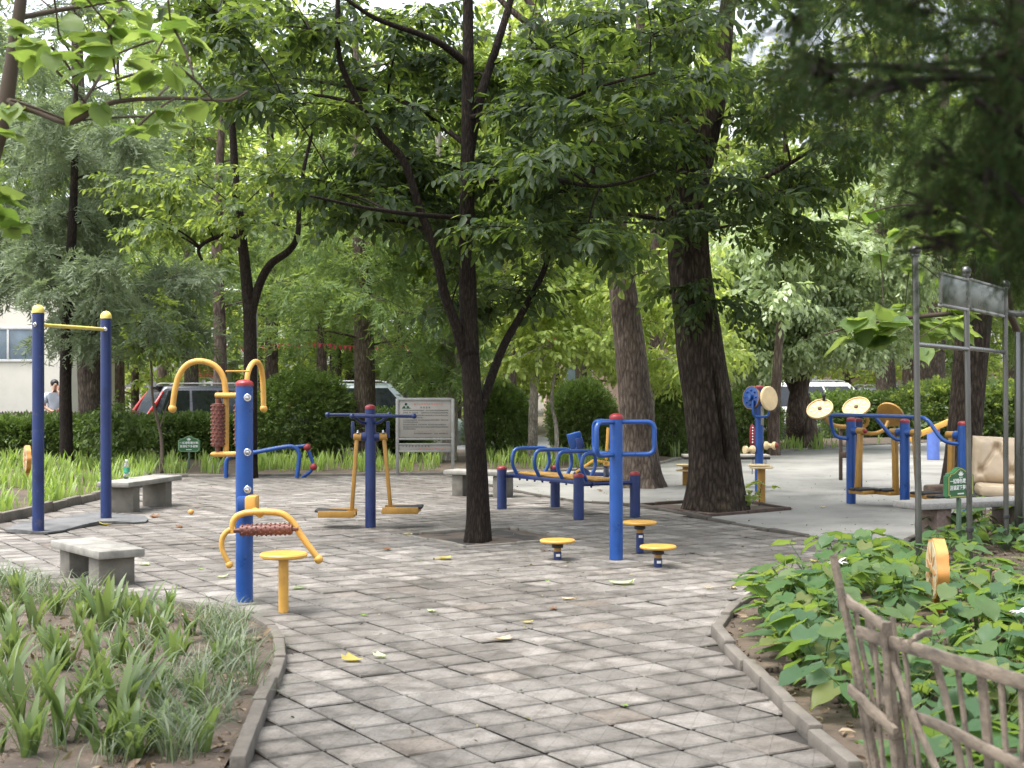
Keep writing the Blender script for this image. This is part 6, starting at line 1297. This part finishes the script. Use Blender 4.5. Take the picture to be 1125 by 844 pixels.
# ---- person behind the hedge, hand at the mouth
SKIN = paint('skin', (.50, .29, .20), .5, var=.06); SHIRT = paint('pale_shirt', (.52, .58, .68), .8, var=.06); TROUS = paint('dark_trousers', (.03, .035, .05), .8); HAIRM = paint('black_hair', (.012, .011, .011), .5)
def skinmesh(name, pts, edges, rad, mat, parent, root=0, lv=2):
    me = bpy.data.meshes.new(name); me.from_pydata(pts, edges, []); o = bpy.data.objects.new(name, me); COL.objects.link(o); m_ = o.modifiers.new('s', 'SKIN'); m_.use_smooth_shade = True
    for i, r_ in enumerate(rad): me.skin_vertices[0].data[i].radius = (r_, r_) if not isinstance(r_, tuple) else r_
    me.skin_vertices[0].data[root].use_root = True; u_ = o.modifiers.new('u', 'SUBSURF'); u_.levels = u_.render_levels = lv; bpy.context.view_layer.update()
    e = bpy.data.meshes.new_from_object(o.evaluated_get(bpy.context.evaluated_depsgraph_get())); bpy.data.objects.remove(o); return link(name, e, mat, parent)
pr = P(60, 420, 31.3); t = thing('person', 'person in a pale shirt with a hand raised to the mouth behind the hedge', 'person')
hd = (0, 0, 1.50)
V_ = [(0, 0, .94), (0, 0, 1.12), (0, .01, 1.32), (0, 0, 1.42), (0, -.01, 1.49), (0, -.02, 1.60), (0, -.015, 1.665),
      (-.17, 0, 1.37), (-.24, -.01, 1.13), (-.10, -.16, 1.02), (-.03, -.20, 1.04),
      (.17, 0, 1.37), (.23, -.04, 1.12), (.10, -.20, 1.30), (.045, -.17, 1.45),
      (-.095, 0, .88), (-.10, -.01, .48), (-.10, .02, .09), (-.11, -.13, .035), (.095, 0, .88), (.11, -.01, .48), (.11, .02, .09), (.12, -.13, .035), (0, -.115, 1.585)]
E_ = [(0, 1), (1, 2), (2, 3), (3, 4), (4, 5), (5, 6), (2, 7), (7, 8), (8, 9), (9, 10), (2, 11), (11, 12), (12, 13), (13, 14), (0, 15), (15, 16), (16, 17), (17, 18), (0, 19), (19, 20), (20, 21), (21, 22), (5, 23)]
R_ = [(.15, .11), (.135, .10), (.15, .10), .055, .055, (.078, .095), (.06, .075), .06, .042, .032, .028, .06, .042, .032, .028, .085, .058, .04, .035, .085, .058, .04, .035, .016]
body = skinmesh('body', V_, E_, R_, SKIN, t)
for bx_, dirs in ((Vector((.045, -.17, 1.45)), ((-.3, -.2, 1), (-.1, -.3, 1), (.1, -.3, .95), (.28, -.2, .8))), (Vector((-.03, -.20, 1.04)), ((1, -.1, .3), (1, -.15, .1), (1, -.1, -.1), (.9, 0, -.3)))):
    pass
def hand(c, d, side):
    c = Vector(c); d = Vector(d).normalized(); s_ = Vector(side).normalized(); n_ = d.cross(s_)
    vv = [c, c+d*.05]; ee = [(0, 1)]; rr3 = [(.022, .03), (.02, .032)]
    for k_ in range(4):
        b0 = len(vv); o_ = s_*(.03*(k_-1.5)/1.5*.8); L_ = (.06, .072, .066, .05)[k_]; vv += [c+d*.06+o_, c+d*(.06+L_*.5)+o_+n_*.006, c+d*(.06+L_*.85)+o_+n_*.022]; ee += [(1, b0), (b0, b0+1), (b0+1, b0+2)]; rr3 += [.0095, .0085, .0075]
    b0 = len(vv); vv += [c+d*.02-s_*.03, c+d*.055-s_*.048+n_*.012]; ee += [(0, b0), (b0, b0+1)]; rr3 += [.011, .009]
    return skinmesh('hand', vv, ee, rr3, SKIN, body, 0, 1)
hand((.045, -.175, 1.46), (-.12, -.03, 1), (.8, -.5, .1)); hand((-.03, -.20, 1.04), (1, -.1, .15), (0, -.2, 1))
skinmesh('shirt', [(0, 0, .90), (0, 0, 1.12), (0, .01, 1.32), (0, .0, 1.43), (-.175, 0, 1.37), (-.235, -.005, 1.17), (.175, 0, 1.37), (.225, -.03, 1.16)], [(0, 1), (1, 2), (2, 3), (2, 4), (4, 5), (2, 6), (6, 7)], [(.165, .125), (.15, .115), (.165, .115), (.062, .062), .073, .062, .073, .062], SHIRT, t)
skinmesh('trousers', [(0, 0, .95), (-.095, 0, .86), (-.10, -.01, .48), (-.10, .02, .10), (.095, 0, .86), (.11, -.01, .48), (.11, .02, .10)], [(0, 1), (1, 2), (2, 3), (0, 4), (4, 5), (5, 6)], [(.16, .12), .098, .072, .06, .098, .072, .06], TROUS, t)
b = MB(); b.M = Matrix.Translation((0, .012, 1.645)); b.ball((0, 0, 0), .098, 20, (.9, 1.08, .85)); b.M = None; b.build('hair', HAIRM, t)
for sx in (-1, 1):
    b = MB(); b.ball((sx*.03, -.108, 1.612), .009, 8); b.build('eye', HAIRM, t)
    b = MB(); b.ball((sx*.082, -.005, 1.59), .022, 10, (.45, .8, 1.3)); b.build('ear', SKIN, t)
b = MB(); b.ball((0, -.105, 1.545), .018, 8, (1.3, .5, .35)); b.build('mouth', paint('lips', (.4, .14, .12), .5), t)
for sx in (-1, 1): b = MB(); b.box((sx*.105, -.05, -.03+.045), (.09, .26, .08), None, .03); b.build('shoe', BLACK, t)
place(t, (pr.x, pr.y, -.16), .55, 1.0)

# ---- fallen leaves
FLY = leafmat('fallen_yellow', [(.36, .28, .06), (.34, .30, .10)], tw=.15); FLB = leafmat('fallen_brown', [(.20, .10, .045), (.14, .07, .035)], tw=.1); FLG = leafmat('fallen_pale_green', [(.42, .48, .30), (.36, .44, .24)], tw=.15); FLN = leafmat('fallen_green', [(.20, .33, .05), (.16, .28, .05)], tw=.2); FLT = leafmat('fallen_tan', [(.50, .40, .27), (.42, .33, .22)], tw=.1)
def fl(x, y, px_, mat, lab, lift=.15):
    q = G(x, y); Lg = .85*px_*q.y/F; rl = np.random.default_rng(int(x*7+y)); tv, tf = t_big(1, .6+.25*rl.random(), 6, .25, 0, .05); tv = tv.copy(); tv[:, 0] -= .5; tv *= Lg; tv[:, 2] = np.abs(tv[:, 2])*.9+lift*Lg*((tv[:, 0]/Lg*2)**2)*rl.random()+.006+rl.normal(size=len(tv))*.012*Lg
    tv[:, 2] -= tv[:, 2].min()-.006
    me = scat_mesh('fallen_leaf', [((tv, tf), np.zeros((1, 3)), np.eye(3)[None], 1.0)]); o = link('fallen_leaf', me, mat); place(o, (q.x, q.y, 0), rl.random()*6.28); tag(o, lab, 'fallen leaf', 'fallen leaves on the ground')
for a in ((419, 723, 22, FLG, 'pale green fallen leaf in front, beside a yellow one'), (389, 727, 30, FLY, 'pale yellow fallen leaf in front, beside a pale green one'), (551, 704, 24, FLT, 'tan curled fallen leaf in the middle of the near paving'), (486, 615, 24, FLY, 'yellow-brown curled fallen leaf between yellow handle and left twist disc'), (473, 672, 17, FLG, 'small pale fallen leaf left of the brown curled ones'), (607, 670, 15, FLB, 'dark brown crumpled fallen leaf below the left twist disc'), (626, 659, 19, FLT, 'pale tan fallen leaf beside the dark brown crumpled one'), (578, 685, 16, FLY, 'narrow yellow fallen leaf between the tan leaf and the brown leaf'), (681, 642, 34, FLG, 'largest pale green fallen leaf below the blue looped post'), (602, 640, 9, FLN, 'tiny green fallen leaf under the left twist disc'), (426, 605, 13, FLB, 'orange-brown fallen leaf left of the central tree pit'), (621, 623, 8, FLT, 'small tan fallen leaf right of the left twist disc'), (399, 677, 11, FLN, 'small green fallen leaf on the near paving right of the yellow stool'), (598, 606, 10, FLB, 'orange-brown fallen leaf beside the left twist disc stub'), (449, 588, 18, FLY, 'bright yellow fallen leaf at the corner of the central tree pit'), (806, 647, 16, FLT, 'tan fallen leaf on the pavers near the broad-leaved bed'), (780, 647, 13, FLY, 'pale yellow fallen leaf left of the tan one near the broad-leaved bed'), (873, 594, 9, FLY, 'bright yellow fallen leaf beside the flush kerb line'), (896, 618, 14, FLY, 'yellow fallen leaf at the tip of the broad-leaved bed'), (169, 569, 17, FLB, 'crumpled brown fallen leaf near the bench with the bottle'), (117, 577, 17, FLY, 'yellow fallen leaf on the rubber mat under the pull-up bar'), (198, 580, 12, FLB, 'dark brown fallen leaf between the bench with the bottle and the massage post'), (160, 621, 16, FLG, 'pale green fallen leaf right of the short stone bench'), (221, 626, 8, FLN, 'tiny bright green fallen leaf left of the massage post'), (243, 635, 16, FLG, 'pale fallen leaf just left of the massage post foot'), (330, 647, 17, FLN, 'green fallen leaf right of the yellow stool post'), (687, 777, 12, FLN, 'small bright green fallen leaf on the nearest pavers'), (660, 540, 10, FLB, 'dark curled fallen leaf under the far end of the hoop bench'), (868, 560, 9, FLB, 'dark fallen leaf right of the rust-edged pit'), (904, 558, 12, FLT, 'tan fallen leaf left of the first air walker post'), (735, 550, 12, FLY, 'yellow fallen leaf inside the rust-edged pit'), (432, 660, 6, FLN, 'tiny green fallen leaf beyond the small pale one'), (882, 673, 16, FLY, 'yellow leaf lying among the broad leaves near the kerb corner')): fl(*a)
# crumbs and bits on the paving (too many to count)
rl = np.random.default_rng(8); q_ = rand_in([G(*p) for p in ((300, 820), (860, 820), (980, 600), (990, 520), (600, 520), (180, 530), (20, 590), (200, 660))], 900, rl); n_ = len(q_)
q_ = q_[np.array([noise.noise(Vector((x*.6, y*.6, 2)))+rl.random()*.6 > .1 for x, y in q_])]; n_ = len(q_)
d = rdir(n_, 0, rl); d[:, 2] *= .2; R_ = frames(d, np.tile([0, 0, 1.], (n_, 1))+rl.normal(size=(n_, 3))*.4); half = n_*3//5
CRUMB = leafmat('crumbs', [(.05, .035, .025), (.12, .08, .05), (.10, .12, .04), (.25, .2, .1)], tw=.1)
tag(link('litter', scat_mesh('litter', [(t_leaf(.03, .016, .3, .3), np.c_[q_, np.full(n_, .008)], R_, rl.uniform(.25, 1.1, n_))]), CRUMB), kind='stuff')
q_ = np.vstack([rand_in(soil_l, 4500, rl), rand_in(soil_r, 2500, rl)]); n_ = len(q_); d = rdir(n_, 0, rl); d[:, 2] *= .3; R_ = frames(d, np.tile([0, 0, 1.], (n_, 1))+rl.normal(size=(n_, 3))*.6)
tag(link('litter', scat_mesh('litter', [(t_leaf(.07, .035, .4, .3), np.c_[q_, np.full(n_, .03)], R_, rl.uniform(.3, 1.1, n_))]), leafmat('bed_litter', [(.10, .065, .04), (.20, .14, .09), (.28, .22, .15), (.07, .05, .03)], tw=.1)), kind='stuff')
oc = np.array([(1, 0, 0), (-1, 0, 0), (0, 1, 0), (0, -1, 0), (0, 0, .7), (0, 0, -.7), (.55, .6, .4), (-.6, .5, .45), (.5, -.6, .42), (-.55, -.6, .4)])
of = [(6, 4, 0), (6, 2, 4), (6, 0, 2), (7, 4, 2), (7, 1, 4), (7, 2, 1), (8, 0, 4), (8, 4, 3), (8, 3, 0), (9, 4, 1), (9, 3, 4), (9, 1, 3), (5, 2, 0), (5, 1, 2), (5, 3, 1), (5, 0, 3)]
q_ = np.vstack([rand_in(soil_l, 5200, rl), rand_in(soil_r, 3200, rl)]); n_ = len(q_); R_ = frames(rdir(n_, 0, rl), rdir(n_, 1.0, rl))
tag(link('rubble', scat_mesh('rubble', [(oc, of, ) and ((oc, of), np.c_[q_, np.full(n_, .022)], R_, .006+.022*rl.random(n_)**3)]), SOIL), kind='stuff')
o = MB(); p = G(210, 566); o.ball(p+Vector((0, 0, .035)), .035, 14, (1, 1, .9)); tag(o.build('fallen_fruit', paint('orange_fruit', (.45, .22, .05), .5, var=.2)), 'small round orange fruit on the pavers by the bench with the bottle', 'fruit')

# ================================================================ CAMERA, SKY, LIGHT
cam = bpy.data.cameras.new('camera'); co = bpy.data.objects.new('camera', cam); COL.objects.link(co); co.location = (0, 0, HC); co.rotation_euler = (PI/2, 0, 0)
cam.sensor_width = 36; cam.lens = 36*F/1125; cam.shift_y = -2/1125; cam.clip_start = .05; cam.clip_end = 1500
cam.dof.use_dof = True; cam.dof.focus_distance = 13.0; cam.dof.aperture_fstop = 5.6
S.camera = co
W = bpy.data.worlds.new('World'); S.world = W; W.use_nodes = True; nt = W.node_tree; nt.nodes.clear()
EL, AZ = math.radians(SUN_EL), math.radians(SUN_AZ)
sk = nt.nodes.new('ShaderNodeTexSky'); sk.sky_type = 'NISHITA'; sk.sun_disc = False; sk.sun_elevation = EL; sk.sun_rotation = AZ; sk.air_density = 1.0; sk.dust_density = 4.0; sk.ozone_density = 1.0
bw = nt.nodes.new('ShaderNodeRGBToBW'); mx = nt.nodes.new('ShaderNodeMix'); mx.data_type = 'RGBA'; mx.inputs[0].default_value = .72
bg = nt.nodes.new('ShaderNodeBackground'); bg.inputs[1].default_value = SKY; ow = nt.nodes.new('ShaderNodeOutputWorld')
nt.links.new(sk.outputs[0], bw.inputs[0]); nt.links.new(sk.outputs[0], mx.inputs[6]); nt.links.new(bw.outputs[0], mx.inputs[7]); nt.links.new(mx.outputs[2], bg.inputs[0]); nt.links.new(bg.outputs[0], ow.inputs[0])
L = bpy.data.lights.new('sun', 'SUN'); L.energy = SUN; L.angle = math.radians(SUN_ANG); L.color = (1, .965, .92); lo = bpy.data.objects.new('sun', L); COL.objects.link(lo)
dv = -Vector((math.sin(AZ)*math.cos(EL), math.cos(AZ)*math.cos(EL), math.sin(EL))); lo.rotation_euler = dv.to_track_quat('-Z', 'Y').to_euler(); lo.location = (0, 0, 30)
vs_ = S.view_settings; vs_.view_transform = 'Standard'; vs_.look = 'None'; vs_.gamma = 1; vs_.use_curve_mapping = False; vs_.exposure = EXPO
S.render.engine = 'CYCLES'; cy_ = S.cycles; cy_.max_bounces = 7; cy_.diffuse_bounces = 3; cy_.glossy_bounces = 3; cy_.transmission_bounces = 6; cy_.transparent_max_bounces = 8; cy_.caustics_reflective = False; cy_.caustics_refractive = False; cy_.use_denoising = True; cy_.sample_clamp_indirect = 6
